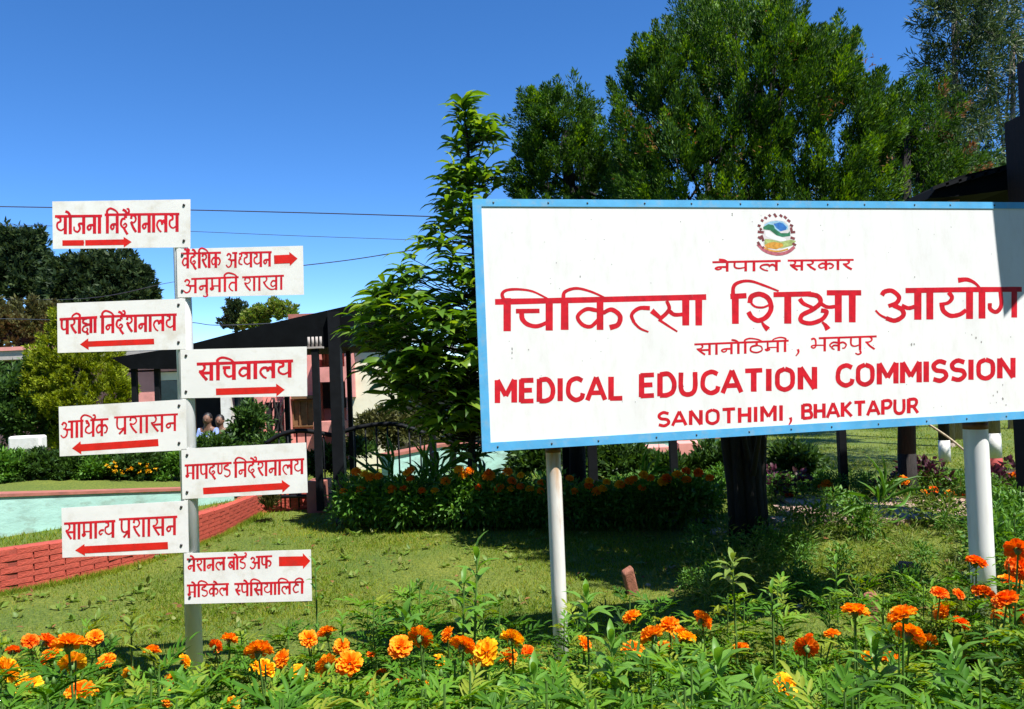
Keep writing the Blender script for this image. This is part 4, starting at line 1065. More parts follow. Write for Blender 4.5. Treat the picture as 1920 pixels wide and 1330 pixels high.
def clump_tree(name, label, cat, blobs, Y, nclump, nleaf, csize, L, W, mat, trunk=None, up=.8, spread=.8, tmpl=T_DIA, dep=1.0, tipmat=None, tipfrac=0, group=None, tmat='bark', trad=.1, inner=.72, outer=1.04, limbs=10, jit=.25, base=None):
    bx = base if base is not None else P(blobs[0][0], blobs[0][1], Y)
    t = thing(name, label, cat, (bx[0], bx[1] if base is not None else Y, 0), group)
    C, Nn = shell(blobs, Y, nclump, dep, inner)
    def mk(C, Nn, m_, nm):
        n = len(C)
        ax = norm(Nn * .75 + np.array([0, 0, up]) + rng.normal(size=(n, 3)) * jit)
        c = np.repeat(C, nleaf, 0); a = np.repeat(ax, nleaf, 0); k = len(c)
        u = rng.random(k)
        r_ = rdir(k); r_ = r_ - a * (r_ * a).sum(1, keepdims=True)
        cs = np.repeat(csize * (.6 + .8 * rng.random(n)), nleaf)
        prof = (np.sin(np.clip(u, 0, 1) * 2.7 + .35))
        pos = c + a * ((u - .35) * cs * 1.3)[:, None] + r_ * (cs * .42 * prof * rng.random(k) ** .5)[:, None]
        d = norm(a + r_ * spread + rng.normal(size=(k, 3)) * .25)
        s = .6 + .8 * rng.random(k)
        me = cloud(nm, pos - np.array(t.location), d, rdir(k), L * s, W * s, tmpl, M[m_], False)
        o = link(nm, me, t); o['kind'] = 'stuff'
    if tipfrac:
        k = rng.random(len(C)) < tipfrac
        mk(C[~k], Nn[~k], mat, 'crown'); mk(C[k], Nn[k], tipmat, 'tips')
    else: mk(C, Nn, mat, 'crown')
    if trunk:
        mb = MB()
        trunk = list(trunk); f0 = P(*trunk[0])
        if f0[2] > 0: mb.tube([(f0[0], f0[1], -.5), f0], [trad * 1.1, trad], 12)
        mb.tube(cr([P(*q) if len(q) == 3 else q for q in trunk], 5) if False else [P(*q) for q in trunk], [trad * (1 - .65 * i / (len(trunk) - 1)) for i in range(len(trunk))], 12)
        mb.build('trunk', M[tmat], t, True)
        lm = MB(); b0 = P(*trunk[len(trunk) // 2]); 
        for i in range(min(limbs, len(C))):
            c = C[rng.integers(len(C))]; s_ = P(*trunk[rng.integers(max(1, len(trunk) // 3), len(trunk))])
            mid = (s_ + c) / 2 + np.array([0, 0, -.05])
            lm.tube([s_, mid, c], [trad * .3, trad * .15, trad * .05], 7)
        o = lm.build('branches', M[tmat], t, True); o['kind'] = 'stuff'
    return t
# the big conifer behind the billboard
BIG = [(1245, 200, 95, 110, 0), (1330, 150, 120, 130, .1), (1430, 80, 75, 80, 0), (1442, 40, 35, 50, .1), (1375, 60, 40, 60, .1), (1315, 75, 35, 50, 0), (1215, 140, 32, 40, 0), (1565, 110, 40, 45, 0), (1620, 190, 35, 45, 0), (1450, 160, 150, 120, -.2), (1545, 170, 85, 100, .1), (1590, 250, 85, 100, 0), (1195, 255, 50, 70, 0), (1400, 290, 240, 130, 0),
       (1280, 340, 130, 110, -.2), (1520, 350, 150, 100, -.1), (1400, 450, 260, 130, 0), (1400, 560, 200, 120, .2), (1480, 560, 180, 110, -1.55), (1330, 520, 150, 110, -.9)]  # low front lobes added unseen behind the board to shade trunk and ground
g0 = G(1408, 1035)
clump_tree('conifer_tree', 'large dense dark green conifer rising behind the middle of the billboard', 'tree', BIG, 6.7, 1700, 260, .18, .032, .0095, 'thuja',
           [(1408, 1050, 6.4), (1410, 900, 6.4), (1420, 600, 6.5), (1420, 350, 6.6), (1420, 150, 6.7)], tipmat='thuja_tip', tipfrac=.2, trad=.09, limbs=40, base=g0, dep=.9, inner=.32, spread=.45, up=1.25)
mb = MB()
for dx, r_ in ((-.10, .045), (-.05, .06), (.06, .06), (.10, .05), (.01, .055)):
    mb.tube([(g0[0] + dx * 1.1, g0[1] - .04 + abs(dx) * .5, -.1), (g0[0] + dx * 1.1, g0[1] + abs(dx) * .5, .5), (g0[0] + dx * 1.6 - .02, g0[1], 1.1), (g0[0] + dx * 3.4, g0[1] + .1, 1.8)], [r_ * 1.2, r_, r_ * .8, r_ * .4], 9)
tt = [o for o in bpy.data.objects if o.name.startswith('conifer_tree')][0]
mb.build('stem', M['bark'], tt, True)
# dry brown sprays inside
C, Nn = shell(BIG, 6.7, 80, .9, .8)
k = 24; c = np.repeat(C, k, 0) + rng.normal(size=(len(C) * k, 3)) * .05
tag(link('dry_sprays', cloud('dry_sprays', c - np.array(tt.location), rdir(len(c)) + [0, 0, .4], rdir(len(c)), .03 + .02 * rng.random(len(c)), np.full(len(c), .010), T_DIA, M['dry'], False), tt), kind='stuff')
clump_tree('conifer_tree', 'smaller rounded conifer at the left corner of the billboard', 'tree', [(1048, 240, 68, 66), (1005, 235, 42, 46), (1070, 335, 90, 90), (1010, 330, 55, 90), (1120, 390, 110, 80), (1050, 480, 110, 110)], 7.6, 430, 260, .18, .036, .0105, 'thuja',
           [(1085, 1000, 8.0), (1080, 700, 7.9), (1070, 350, 7.7), (1060, 250, 7.6)], tipmat='thuja_tip', tipfrac=.12, trad=.09, limbs=20, inner=.6)
clump_tree('conifer_tree', 'ragged brownish green conifer between the big conifer and the timber pillar', 'tree', [(1690, 260, 60, 85), (1740, 225, 45, 65), (1690, 340, 90, 80), (1770, 330, 60, 60), (1700, 430, 120, 90)], 8.6, 330, 180, .2, .04, .012, 'thuja',
           [(1700, 850, 8.4), (1700, 500, 8.3), (1700, 250, 8.2)], tipmat='dry', tipfrac=.1, trad=.09, limbs=30, inner=.45)
# airy tall trees
def airy(label, blobs, Y, ncl, trunks, seed_mat='oak', L=.13, W=.022, nl=48, cs=.36, trad=.09):
    return clump_tree('silky_oak_tree', label, 'tree', blobs, Y, ncl, nl, cs, L, W, seed_mat, trunks, up=.25, spread=1.3, trad=trad, tmat='bark2', inner=.15, limbs=14, jit=.5, tmpl=T_LANCE, dep=.8)
airy('tall airy tree with slender pale trunk at the upper right', [(1790, 30, 62, 70), (1800, 130, 75, 55), (1790, 60, 40, 50), (1850, 60, 50, 70), (1775, 200, 42, 40), (1815, 235, 60, 40)], 14, 190, [(1795, 830, 14), (1793, 500, 14), (1792, 320, 14), (1790, 180, 14), (1788, 20, 14)])
airy('second slender pale trunked tree just left of the first at upper right', [(1765, 270, 40, 50), (1755, 330, 45, 50), (1800, 330, 55, 50)], 13, 110, [(1779, 830, 13), (1779, 500, 13), (1778, 260, 13)])
airy('tall leafy tree cut by the upper right corner of the frame', [(1895, 40, 60, 80), (1905, 150, 55, 80), (1880, 250, 60, 60), (1930, 120, 60, 160), (1860, 310, 60, 45), (1870, 380, 80, 60)], 15.5, 210, [(1900, 830, 15.5), (1898, 400, 15.5), (1900, 60, 15.5)])
airy('thin grey green tree top showing behind the big conifer', [(1325, 25, 42, 45), (1320, 85, 50, 50), (1330, -20, 30, 40)], 15, 100, [(1330, 830, 15), (1328, 300, 15), (1326, 20, 15)])
# trees far left
clump_tree('broad_tree', 'dark narrow tree at the left edge of the frame', 'tree', [(38, 470, 30, 32), (30, 525, 42, 55), (60, 548, 28, 45), (5, 480, 20, 26)], 32, 190, 80, .55, .22, .09, 'farleaf', [(35, 800, 32), (35, 500, 32)], up=.5, spread=1.2, trad=.3, inner=.5)
clump_tree('broad_tree', 'wide dark tree behind the topmost left plate', 'tree', [(165, 515, 55, 28), (222, 522, 42, 30), (140, 548, 45, 45), (262, 553, 26, 14), (190, 572, 90, 40), (250, 572, 36, 20)], 30, 380, 80, .5, .21, .09, 'farleaf', [(180, 800, 30), (180, 540, 30)], up=.5, spread=1.2, trad=.3, inner=.5)
clump_tree('broad_tree', 'olive green tree mass above the low pink building roof', 'tree', [(30, 620, 90, 50), (110, 625, 60, 45), (-60, 620, 70, 60), (190, 640, 70, 30)], 26, 300, 80, .4, .16, .07, 'olive', [(40, 800, 26), (40, 640, 26)], up=.5, spread=1.2, trad=.2, inner=.4)
clump_tree('broad_tree', 'small dark pointed tree in the gap above the canopy', 'tree', [(443, 592, 11, 22), (438, 612, 18, 12)], 27, 60, 60, .25, .12, .05, 'farleaf', [(443, 800, 27), (443, 600, 27)], trad=.12)
clump_tree('broad_tree', 'small yellow green tree right of the dark pointed one', 'tree', [(505, 584, 20, 12), (482, 598, 18, 12), (535, 590, 16, 9), (472, 610, 18, 8)], 26, 100, 60, .25, .12, .055, 'weed', [(500, 800, 26), (500, 600, 26)], trad=.12)
# golden conifer and shrubs at left
clump_tree('golden_conifer', 'rounded golden green conifer bush below the left plates', 'bush', [(130, 665, 45, 55), (110, 700, 55, 50), (165, 700, 65, 55), (145, 750, 92, 55), (200, 735, 45, 40), (120, 610, 16, 30), (160, 820, 55, 60)], 12.6, 520, 110, .16, .055, .018, 'gold',
           [(150, 880, 12.6), (150, 700, 12.6)], trad=.06, inner=.6)
SHR = [(20, 770, 60, 65, 12.4, 'dark green shrub left of the golden conifer'), (-60, 760, 70, 90, 12.6, 'tall dark shrub at the left frame edge'), (60, 730, 35, 45, 13.2, 'deep green shrub just behind the golden conifer left side')]
for px, py, rx, ry, Y, lb in SHR:
    clump_tree('shrub', lb, 'shrub', [(px, py, rx, ry), (px + 20, py + 30, rx, ry * .6)], Y, 150, 50, .2, .085, .035, 'hedge', [(px, 880, Y), (px, py, Y)], up=.4, spread=1.1, trad=.04, inner=.5)
HED = ['low leafy hedge shrub at the far left on the mint wall bank', 'low hedge shrub below the white block', 'rounded hedge shrub under the golden conifer', 'hedge shrub left of the third left plate', 'hedge shrub half hidden by the third left plate', 'hedge shrub with small yellow flowers near the signpost', 'dark hedge shrub directly left of the signpost']
for i, lb in enumerate(HED):
    px = 5 + i * 52; Y = 8.3 + .12 * i
    mt = 'hedge' if i % 3 else 'mid_leaf'
    t = clump_tree('hedge_shrub', lb, 'shrub', [(px, 884 - i * .8, 36, 24), (px + 14, 872, 26, 16)], Y, 110, 46, .09, .05, .02, mt, None, up=.5, spread=1.1, inner=.4)
    if i in (4, 5):
        for k in range(8):
            c = P(px + rnd.uniform(-26, 30), rnd.uniform(866, 888), Y - .25)
            me = cloud('blossom', rng.normal(size=(14, 3)) * .008 + (c - np.array(t.location)), rdir(14), rdir(14), np.full(14, .016), np.full(14, .012), T_DIA, M['p_yellow'], False)
            link('blossom', me, t)
# verandah shrubs, vine
clump_tree('shrub', 'leafy green shrub growing before the verandah between the plates', 'shrub', [(468, 800, 24, 36), (455, 825, 22, 20)], 15.5, 80, 40, .2, .10, .04, 'hedge', None, up=.4, spread=1.1, inner=.4)
clump_tree('shrub', 'low dark shrub before the seated people', 'shrub', [(400, 838, 42, 12), (500, 838, 30, 16)], 14.5, 90, 40, .15, .08, .035, 'hedge', None, up=.4, spread=1.1, inner=.4)
clump_tree('shrub', 'dark shrub at the foot of the salmon house behind the thick post', 'shrub', [(612, 870, 24, 26), (672, 850, 14, 14)], 11, 90, 40, .14, .08, .03, 'hedge', None, up=.4, spread=1.1, inner=.4)
clump_tree('shrub', 'brown leaved shrub against the cream wall behind the gate', 'shrub', [(715, 800, 34, 24), (700, 825, 40, 30), (770, 815, 40, 28)], 14.5, 150, 40, .2, .10, .035, 'olive', None, up=.4, spread=1.1, inner=.4)
v = thing('climbing_vine', 'leafless dark vine on the pink house wall', 'vine', tuple(P(515, 840, 17)))
mb = MB()
for i in range(9):
    x0 = 500 + i * 4
    mb.tube([P(x0 + 6 * math.sin(k * 1.3 + i), 836 - k * 18, 17.1 - .03 * i) for k in range(6)], [.03, .025, .02, .02, .015, .01], 6)
mb.build('stems', M['bark'], v, True)['kind'] = 'stuff'
# yellowish plant at the end of the red wall
clump_tree('yucca_plant', 'small yellowish upright plant at the right end of the brick wall', 'plant', [(505, 946, 11, 18)], 8.55, 18, 12, .09, .11, .018, 'olive', None, up=1.2, spread=.6, inner=.2, tmpl=T_LANCE)

# ------------------------------------------------------------------ young broad leaved tree
YT = 7.5
ENV = [(180, 858, 888), (215, 848, 918), (255, 835, 952), (300, 822, 960), (340, 812, 975), (385, 795, 985), (430, 785, 985), (480, 735, 985), (520, 695, 985), (560, 650, 1000), (600, 628, 1000), (650, 645, 1000), (700, 660, 1000), (750, 700, 1000), (800, 760, 980), (850, 850, 930)]
tb = G(890, 988)
yt = thing('young_tree', 'young broad leaved tree with long drooping leaves left of the billboard', 'tree', (tb[0], tb[1], 0))
YT = tb[1]
trunk = [np.array([tb[0], tb[1], -.05]), P(884, 870, YT), P(888, 700, YT), P(890, 500, YT), P(884, 350, YT), P(874, 240, YT), P(868, 192, YT)]
MB().tube(trunk, [.05, .038, .032, .026, .018, .010, .004], 10).build('trunk', M['bark'], yt, True)
MB().tube([P(888, 330, YT), P(905, 270, YT - .05), P(910, 222, YT - .05)], [.012, .008, .004], 7).build('leader', M['stem'], yt, True)
tips = []
ys = np.array([e[0] for e in ENV]); xa = np.array([e[1] for e in ENV]); xb = np.array([e[2] for e in ENV])
wts = xb - xa
while len(tips) < 380:
    y = rnd.uniform(185, 850) if rnd.random() < .6 else rnd.uniform(520, 800)
    a, b = np.interp(y, ys, xa), np.interp(y, ys, xb)
    if rnd.random() > (b - a) / 345 + .08: continue
    c, hw = (a + b) / 2, (b - a) / 2
    th = rnd.uniform(0, 2 * math.pi); rr = rnd.random() ** .38 * .9
    x = c + hw * rr * math.cos(th); dy = hw * rr * math.sin(th) * YT / FPX * .8
    tips.append((x, y, dy, c))
tips += [(868, 186, 0, 868), (872, 205, .03, 868), (862, 222, -.03, 868), (910, 226, -.05, 905), (906, 246, 0, 905), (880, 250, .05, 880), (925, 262, 0, 890), (848, 262, 0, 880)]
lp, ld, ln_, ll = [], [], [], []
br = MB()
for (x, y, dy, c) in tips:
    q = P(x, y, YT + dy); q[1] = YT + dy
    zt = q[2]; ts = np.array([p[2] for p in trunk])
    s0z = max(.7, zt - .12 - abs(x - 885) / 900)
    s0 = np.array([np.interp(s0z, ts, [p[0] for p in trunk]), YT, s0z])
    ax = norm(q - s0 + np.array([0, 0, .12]))
    br.tube([s0, (s0 + q) / 2 + [0, 0, -.05], q], [.008, .005, .003], 5, False)
    n = rnd.randint(7, 10)
    L0 = rnd.uniform(.8, 1.1)
    for k in range(n):
        th = k * 2.4 + rnd.random(); rad = np.array([math.cos(th), math.sin(th) * 1.0, rnd.uniform(-.25, .55)])
        lp.append(q - ax * (.018 * k)); ld.append(norm(rad + ax * .35)); ln_.append(np.array([0, 0, 1.]) + .35 * rng.normal(size=3)); ll.append(rnd.uniform(.17, .27) * L0)
br.build('branches', M['bark'], yt, True)['kind'] = 'stuff'
lp, ld, ln_, ll = map(np.array, (lp, ld, ln_, ll))
order = np.argsort(lp[:, 1] + rng.random(len(lp)) * .1)
order = order[[i for i in range(len(order))]]
leafm = []
for k in range(5):
    one = cloud('leaf', np.zeros((1, 3)), np.array([[1., 0, 0]]), np.array([[0, 0, 1.]]), np.array([1.]), np.array([.29 + .02 * k]), T_DROOP, M['tree_leaf_obj'] if 'tree_leaf_obj' in M else M.setdefault('tree_leaf_obj', leafmat('young_tree_leaf_single', [(.035, .085, .010), (.07, .16, .016), (.12, .23, .024), (.22, .32, .035)], .38, .36, .5, island=False)), True)
    leafm.append(one)
near = order[:300]; rest = order[300:]
for i in near:
    d = norm(ld[i]); s = norm(np.cross(ln_[i], d)); n = np.cross(d, s)
    o = link('leaf', leafm[i % 5], yt)
    Mx = Matrix(((d[0], s[0], n[0], 0), (d[1], s[1], n[1], 0), (d[2], s[2], n[2], 0), (0, 0, 0, 1))) @ Matrix.Scale(float(ll[i]), 4)
    Mx.translation = Vector(lp[i]) - yt.location
    o.matrix_local = Mx
tag(link('leaves', cloud('leaves', lp[rest] - np.array(yt.location), ld[rest], ln_[rest], ll[rest], ll[rest] * .27, T_DROOP, M['tree_leaf']), yt), kind='stuff')
for px, w_, lb in ((1010, 40, 'dark shrub under the left corner of the billboard'), (1090, 45, 'dark shrub behind the billboard left leg'), (1165, 40, 'dark shrub left of the salmon blocks'), (1345, 46, 'dark shrub right of the salmon blocks beside the conifer trunk'), (1490, 34, 'dark shrub right of the conifer trunk'), (1240, 50, 'low dark shrub below the salmon blocks')):
    clump_tree('shrub', lb, 'shrub', [(px, 884 if px == 1240 else 870, w_, 14 if px == 1240 else 26)], 10.4, 90, 40, .16, .09, .035, 'hedge', None, up=.4, spread=1.1, inner=.4)
# added unseen leaf belt behind and beside the viewer, cuts sky light
N = 26000
az = -math.pi / 2 + rng.uniform(-1.75, 1.75, N); rr = rng.uniform(10.5, 13, N)
hh = (7.5 + 1.5 * np.sin(az * 7) + np.sin(az * 17)) * rng.random(N) ** .8
pos = np.column_stack([rr * np.cos(az), rr * np.sin(az), hh])
pos = pos[~((pos[:, 1] > -2) & (np.abs(pos[:, 0]) < 9.5))]
tag(link('tree_belt', cloud('tree_belt', pos, rdir(len(pos)), rdir(len(pos)), np.full(len(pos), .75), np.full(len(pos), .4), T_LANCE, M['hedge'])), 'dense belt of trees behind the viewer of the garden', 'trees', None, 'stuff')
# added unseen leaf layer behind the board, shaped to shade ground and trunk
sh = [(865, 988), (862, 1024), (1040, 1030), (1060, 1075), (1200, 1104), (1430, 1106), (1470, 1050), (1530, 1010), (1480, 965), (1300, 975), (1040, 988)]
cz = 1.75
poly = [tuple((G(a, b) + SD * (cz / SD[2]))[:2]) for a, b in sh]
px_ = np.array(poly); n_ = 22000
xx = px_[:, 0].min() + rng.random(n_) * np.ptp(px_[:, 0]); yy = px_[:, 1].min() + rng.random(n_) * np.ptp(px_[:, 1])
k_ = inpoly(xx, yy, poly); xx, yy = xx[k_], yy[k_]
bt = tt
pp = np.column_stack([xx, yy, cz - .25 + rng.random(len(xx)) * .5])
tag(link('low_boughs', cloud('low_boughs', pp - np.array(bt.location), rdir(len(xx)), rdir(len(xx)) * .4 + [0, 0, 1], np.full(len(xx), .09), np.full(len(xx), .035), T_LANCE, M['thuja']), bt), kind='stuff')
lb_ = MB()
for q in poly:
    m2 = (np.array([g0[0], g0[1], 1.2]) + np.array([q[0], q[1], cz])) / 2
    lb_.tube([(g0[0], g0[1], 1.1), tuple(m2 + [0, 0, .15]), (q[0], q[1], cz)], [.04, .03, .01], 7)
lb_.build('branches', M['bark'], bt, True)['kind'] = 'stuff'  # limbs added to carry the shading leaf layer
# painted trunks on the far lawn
for px, yb, yt_, Y, r, lb, band in ((1866, 884, 700, 11.2, .085, 'tree trunk painted white with a red oxide foot, right of the thick leg', True), (1772, 866, 700, 11.6, .075, 'dark tree trunk with whitewashed foot left of the thick leg', False)):
    g = G(px, yb); Y = g[1]
    t = thing('tree', lb, 'tree', (g[0], g[1], 0))
    h1, h2 = (.17, .48) if band else (.0, .30)
    X = g[0]
    if band: MB().tube([(X, Y, -.05), (X, Y, h1)], [r * 1.15, r * 1.05], 14).build('red_band', M['redband'], t, True)
    MB().tube([(X, Y, h1), (X, Y, h2)], [r * 1.03, r * .98], 14).build('white_band', M['whitewash'], t, True)
    MB().tube([(X, Y, h2), (X + .02, Y, 1.6), (X - .05, Y, 3.2)], [r * .96, r * .8, r * .6], 14).build('trunk', M['bark2' if band else 'bark'], t, True)
    C, Nn = np.array([[X, Y, 3.3]]) + rng.normal(size=(90, 3)) * [.7, .7, .35], rdir(90)
    k = 40; c = np.repeat(C, k, 0) + rng.normal(size=(90 * k, 3)) * .12
    tag(link('crown', cloud('crown', c - np.array(t.location), rdir(len(c)), rdir(len(c)), .08 + .06 * rng.random(len(c)), np.full(len(c), .03), T_DIA, M['hedge'], False), t), kind='stuff')

# ------------------------------------------------------------------ marigolds
def bloom_mesh(seed, mat, r=1.0):
    g = np.random.default_rng(seed)
    pos, d, n, L, W = [], [], [], [], []
    for ring, (el, cnt, ln) in enumerate([(-.15, 13, 1.0), (.12, 13, .98), (.38, 12, .95), (.65, 11, .9), (.9, 9, .84), (1.15, 7, .78), (1.38, 4, .72)]):
        for k in range(cnt):
            a = 2 * math.pi * (k + .5 * (ring % 2)) / cnt + g.normal() * .12
            e = el + g.normal() * .10
            v = np.array([math.cos(e) * math.cos(a), math.cos(e) * math.sin(a), math.sin(e) * .72])
            pos.append(v * .12); d.append(v); n.append(np.cross(v, [-math.sin(a), math.cos(a), 0]) + g.normal(size=3) * .35)
            L.append(ln * (.85 + .2 * g.random()) * r); W.append((.40 + .12 * g.random()) * r)
    T = (np.array([(0, 0, 0), (.5, .32, .0), (.5, 0, .09), (.5, -.32, .0), (.92, .5, .10), (1.0, 0, -.06), (.92, -.5, .12), (1.04, .25, .04), (1.04, -.22, .05)]), [(0, 2, 1), (0, 3, 2), (1, 2, 7, 4), (2, 5, 7), (2, 3, 6, 8), (2, 8, 5)])
    return cloud('bloom', np.array(pos), np.array(d), np.array(n), np.array(L), np.array(W), T, M[mat], True)
BL = {c: [bloom_mesh(s + i, 'p_' + c) for i in range(3)] for c, s in (('orange', 10), ('deep', 20), ('yellow', 30))}
cal = MB().tube([(0, 0, -.75), (0, 0, -.45), (0, 0, 0)], [.12, .30, .42], 8).mesh('calyx', M['stem'], True)
stm = MB().tube([(0, 0, 0), (.015, .01, .35), (-.01, .0, .7), (0, 0, 1)], [.0050, .0045, .004, .0034], 6, False).mesh('stem', M['stem'], True)
def compound(seed, mat):
    g = np.random.default_rng(seed)
    pos, d, n, L, W = [], [], [], [], []
    pairs = g.integers(3, 6)
    def rach(u): return np.array([u, 0, .18 * u - .42 * u * u])
    for k in range(pairs):
        u = .18 + .72 * k / pairs
        for s in (-1, 1):
            pos.append(rach(u)); v = np.array([.75 + .3 * u + g.normal() * .2, s * (.85 - .25 * u) + g.normal() * .2, .12 - .3 * u + g.normal() * .25]); d.append(v)
            n.append(np.array([g.normal() * .25, s * -.25 + g.normal() * .2, 1])); L.append((.46 - .10 * abs(u - .45)) * (.6 + .6 * g.random())); W.append(.085 + .035 * g.random())
    pos.append(rach(.93)); d.append(np.array([1, 0, -.4])); n.append(np.array([0, 0, 1.])); L.append(.40); W.append(.11)
    # rachis as thin leaf
    pos.append(np.zeros(3)); d.append(rach(.95)); n.append(np.array([0, 0, 1.])); L.append(.95); W.append(.022)
    return cloud('leaf', np.array(pos), np.array(d), np.array(n), np.array(L), np.array(W), T_LANCE, M[mat], True)
M['mari_obj'] = leafmat('marigold_leaf_green', [(.03, .085, .006), (.045, .135, .010), (.075, .195, .014), (.13, .26, .020), (.24, .28, .03)], .30, .55, .16, island=False)
LEAF = [compound(s, 'mari_obj') for s in range(8)]
SIMPLE = cloud('leaf', np.zeros((1, 3)), np.array([[1., 0, 0]]), np.array([[0, 0, 1.]]), np.array([1.]), np.array([.26]), T_DROOP, M['tall_leaf'], True)
def put_leaf(t, me, at, az, el, s, roll=0):
    o = link('leaf', me, t)
    o.matrix_local = Matrix.Translation(Vector(at)) @ Matrix.Rotation(az, 4, 'Z') @ Matrix.Rotation(-el, 4, 'Y') @ Matrix.Rotation(roll, 4, 'X') @ Matrix.Scale(s, 4)
    return o
last_plant = [None]
def plant(x, y, h, label, group=None, blooms=(), nl=13, fol=.135, nm='marigold_plant', cat='marigold'):
    t = thing(nm, label, cat, (x, y, .02), group)
    last_plant[0] = t
    o = link('stem', stm, t); o.scale = (.8, .8, h)
    az = rnd.uniform(0, 6)
    for k in range(nl):
        u = .25 + .72 * (k + rnd.random() * .5) / nl
        az += 2.3 + rnd.uniform(-.4, .4)
        el = rnd.uniform(-.1, .75) + .25 * u
        put_leaf(t, LEAF[rnd.randrange(8)], (.015 * rnd.uniform(-1, 1), .015 * rnd.uniform(-1, 1), h * u), az, el, fol * rnd.uniform(.55, 1.3) * (1.1 - .3 * u), rnd.uniform(-.4, .4))
    for (bx, by, bz, r, c, tilt) in blooms:
        b = link('bloom', rnd.choice(BL[c]), t)
        b.location = (bx - x, by - y, bz - .02); b.scale = (r, r, r * rnd.uniform(.8, 1.1))
        b.rotation_euler = (tilt[0], tilt[1], rnd.uniform(0, 6))
        q = link('calyx', cal, b); q.scale = (.8, .8, .9)
        # flower stalk from the plant to the bloom
        a0 = np.array([0, 0, h * .55]); a1 = np.array([bx - x, by - y, bz - .02 - r * .5])
        mb = MB().tube([a0, (a0 + a1) / 2 + [0, 0, .02], a1], [.0042, .0036, .0034], 6, False)
        link('flower_stalk', mb.mesh('flower_stalk', M['stem'], True), t)
    return t
FL = [  # px, py, size, colour
(24,1220,22,'deep'),(56,1203,26,'deep'),(87,1203,30,'deep'),(129,1209,50,'orange'),(177,1196,26,'orange'),(135,1245,42,'yellow'),(10,1258,46,'yellow'),(53,1285,40,'yellow'),(153,1300,46,'orange'),(25,1304,13,'deep'),
(430,1199,26,'orange'),(404,1212,24,'deep'),(485,1222,44,'orange'),(492,1258,42,'yellow'),(499,1300,18,'deep'),(434,1327,36,'yellow'),(578,1198,30,'orange'),(613,1187,30,'orange'),(612,1247,38,'orange'),(603,1293,24,'deep'),(223,1322,20,'deep'),
(750,1213,38,'orange'),(788,1195,40,'orange'),(655,1245,44,'orange'),(695,1228,14,'deep'),(660,1315,32,'orange'),(752,1283,30,'deep'),(868,1212,46,'orange'),(911,1224,46,'yellow'),(960,1199,38,'yellow'),(952,1234,32,'orange'),(824,1241,26,'yellow'),
(1095,1208,28,'orange'),(1185,1158,30,'orange'),(1187,1220,38,'orange'),(1223,1193,42,'orange'),(1255,1174,34,'orange'),(1245,1217,32,'orange'),(1275,1192,34,'orange'),(935,1311,20,'yellow'),(1128,1236,15,'deep'),
(1317,1163,34,'orange'),(1288,1198,30,'yellow'),(1603,1147,42,'orange'),(1512,1214,38,'deep'),(1517,1195,16,'deep'),(1462,1202,17,'orange'),(1472,1287,42,'yellow'),(1510,1274,34,'deep'),(1484,1309,24,'yellow'),(1693,1155,46,'orange'),(1676,1160,26,'deep'),(1705,1190,46,'orange'),(1762,1113,28,'deep'),(1797,1115,20,'deep'),
(1830,1055,32,'deep'),(1843,1113,38,'deep'),(1886,1127,42,'deep'),(1908,1031,40,'deep'),(1913,1063,40,'deep'),(1895,1092,36,'orange'),(1767,1146,34,'orange'),(1880,1152,36,'orange'),(1910,1157,38,'deep'),(1858,1208,28,'deep'),(1627,1234,26,'yellow'),(1670,1237,32,'orange'),(1677,1260,30,'deep'),(1820,1237,22,'orange'),(1823,1257,22,'deep'),(1707,1321,36,'yellow'),(1410,1293,16,'deep'),
(320,1275,22,'orange'),(555,1322,26,'yellow'),(715,1262,20,'orange'),(1020,1262,22,'yellow'),(1065,1300,28,'orange'),(1330,1310,24,'orange'),(1575,1285,26,'orange'),(1770,1285,26,'deep'),(1860,1300,28,'orange'),(1150,1290,22,'orange'),(240,1262,20,'yellow'),
(95,1232,34,'orange'),(200,1240,30,'orange'),(285,1222,26,'orange'),(345,1240,24,'yellow'),(530,1236,30,'orange'),(560,1262,28,'yellow'),(640,1212,26,'orange'),(700,1290,30,'orange'),(840,1190,26,'orange'),(885,1250,34,'orange'),(990,1225,26,'deep'),(190,1290,34,'yellow'),(320,1310,28,'orange'),(800,1275,30,'yellow'),(1390,1215,26,'orange'),(1560,1190,26,'orange'),(1740,1205,30,'orange'),(1800,1170,28,'deep')]
CW = {'orange': 'bright orange', 'deep': 'deep orange red', 'yellow': 'golden yellow'}
ZN = [(0, 300, 'below the lowest left plate'), (300, 560, 'beside the foot of the signpost'), (560, 840, 'between signpost and tall leafy shoot'), (840, 1060, 'left of the billboard left leg'),
      (1060, 1340, 'right of the billboard left leg'), (1340, 1560, 'below the dark conifer trunk'), (1560, 1790, 'near the upright clay bricks'), (1790, 1930, 'around the thick right leg')]
ORD = ['first', 'second', 'third', 'fourth', 'fifth', 'sixth', 'seventh', 'eighth', 'ninth', 'tenth', 'eleventh', 'twelfth'] + [q + 'teenth' for q in ('thir', 'four', 'fif', 'six', 'seven', 'eigh', 'nine')] + ['twentieth'] + ['twenty ' + q for q in ('first', 'second', 'third', 'fourth', 'fifth', 'sixth', 'seventh', 'eighth', 'ninth')] + ['thirtieth']
zc = {}; FY = {}
for px, py, s, c in sorted(FL):
    z = next(z for z in ZN if z[0] <= px < z[1])[2]
    key = (z, c); zc.setdefault(key, []).append((px, py))
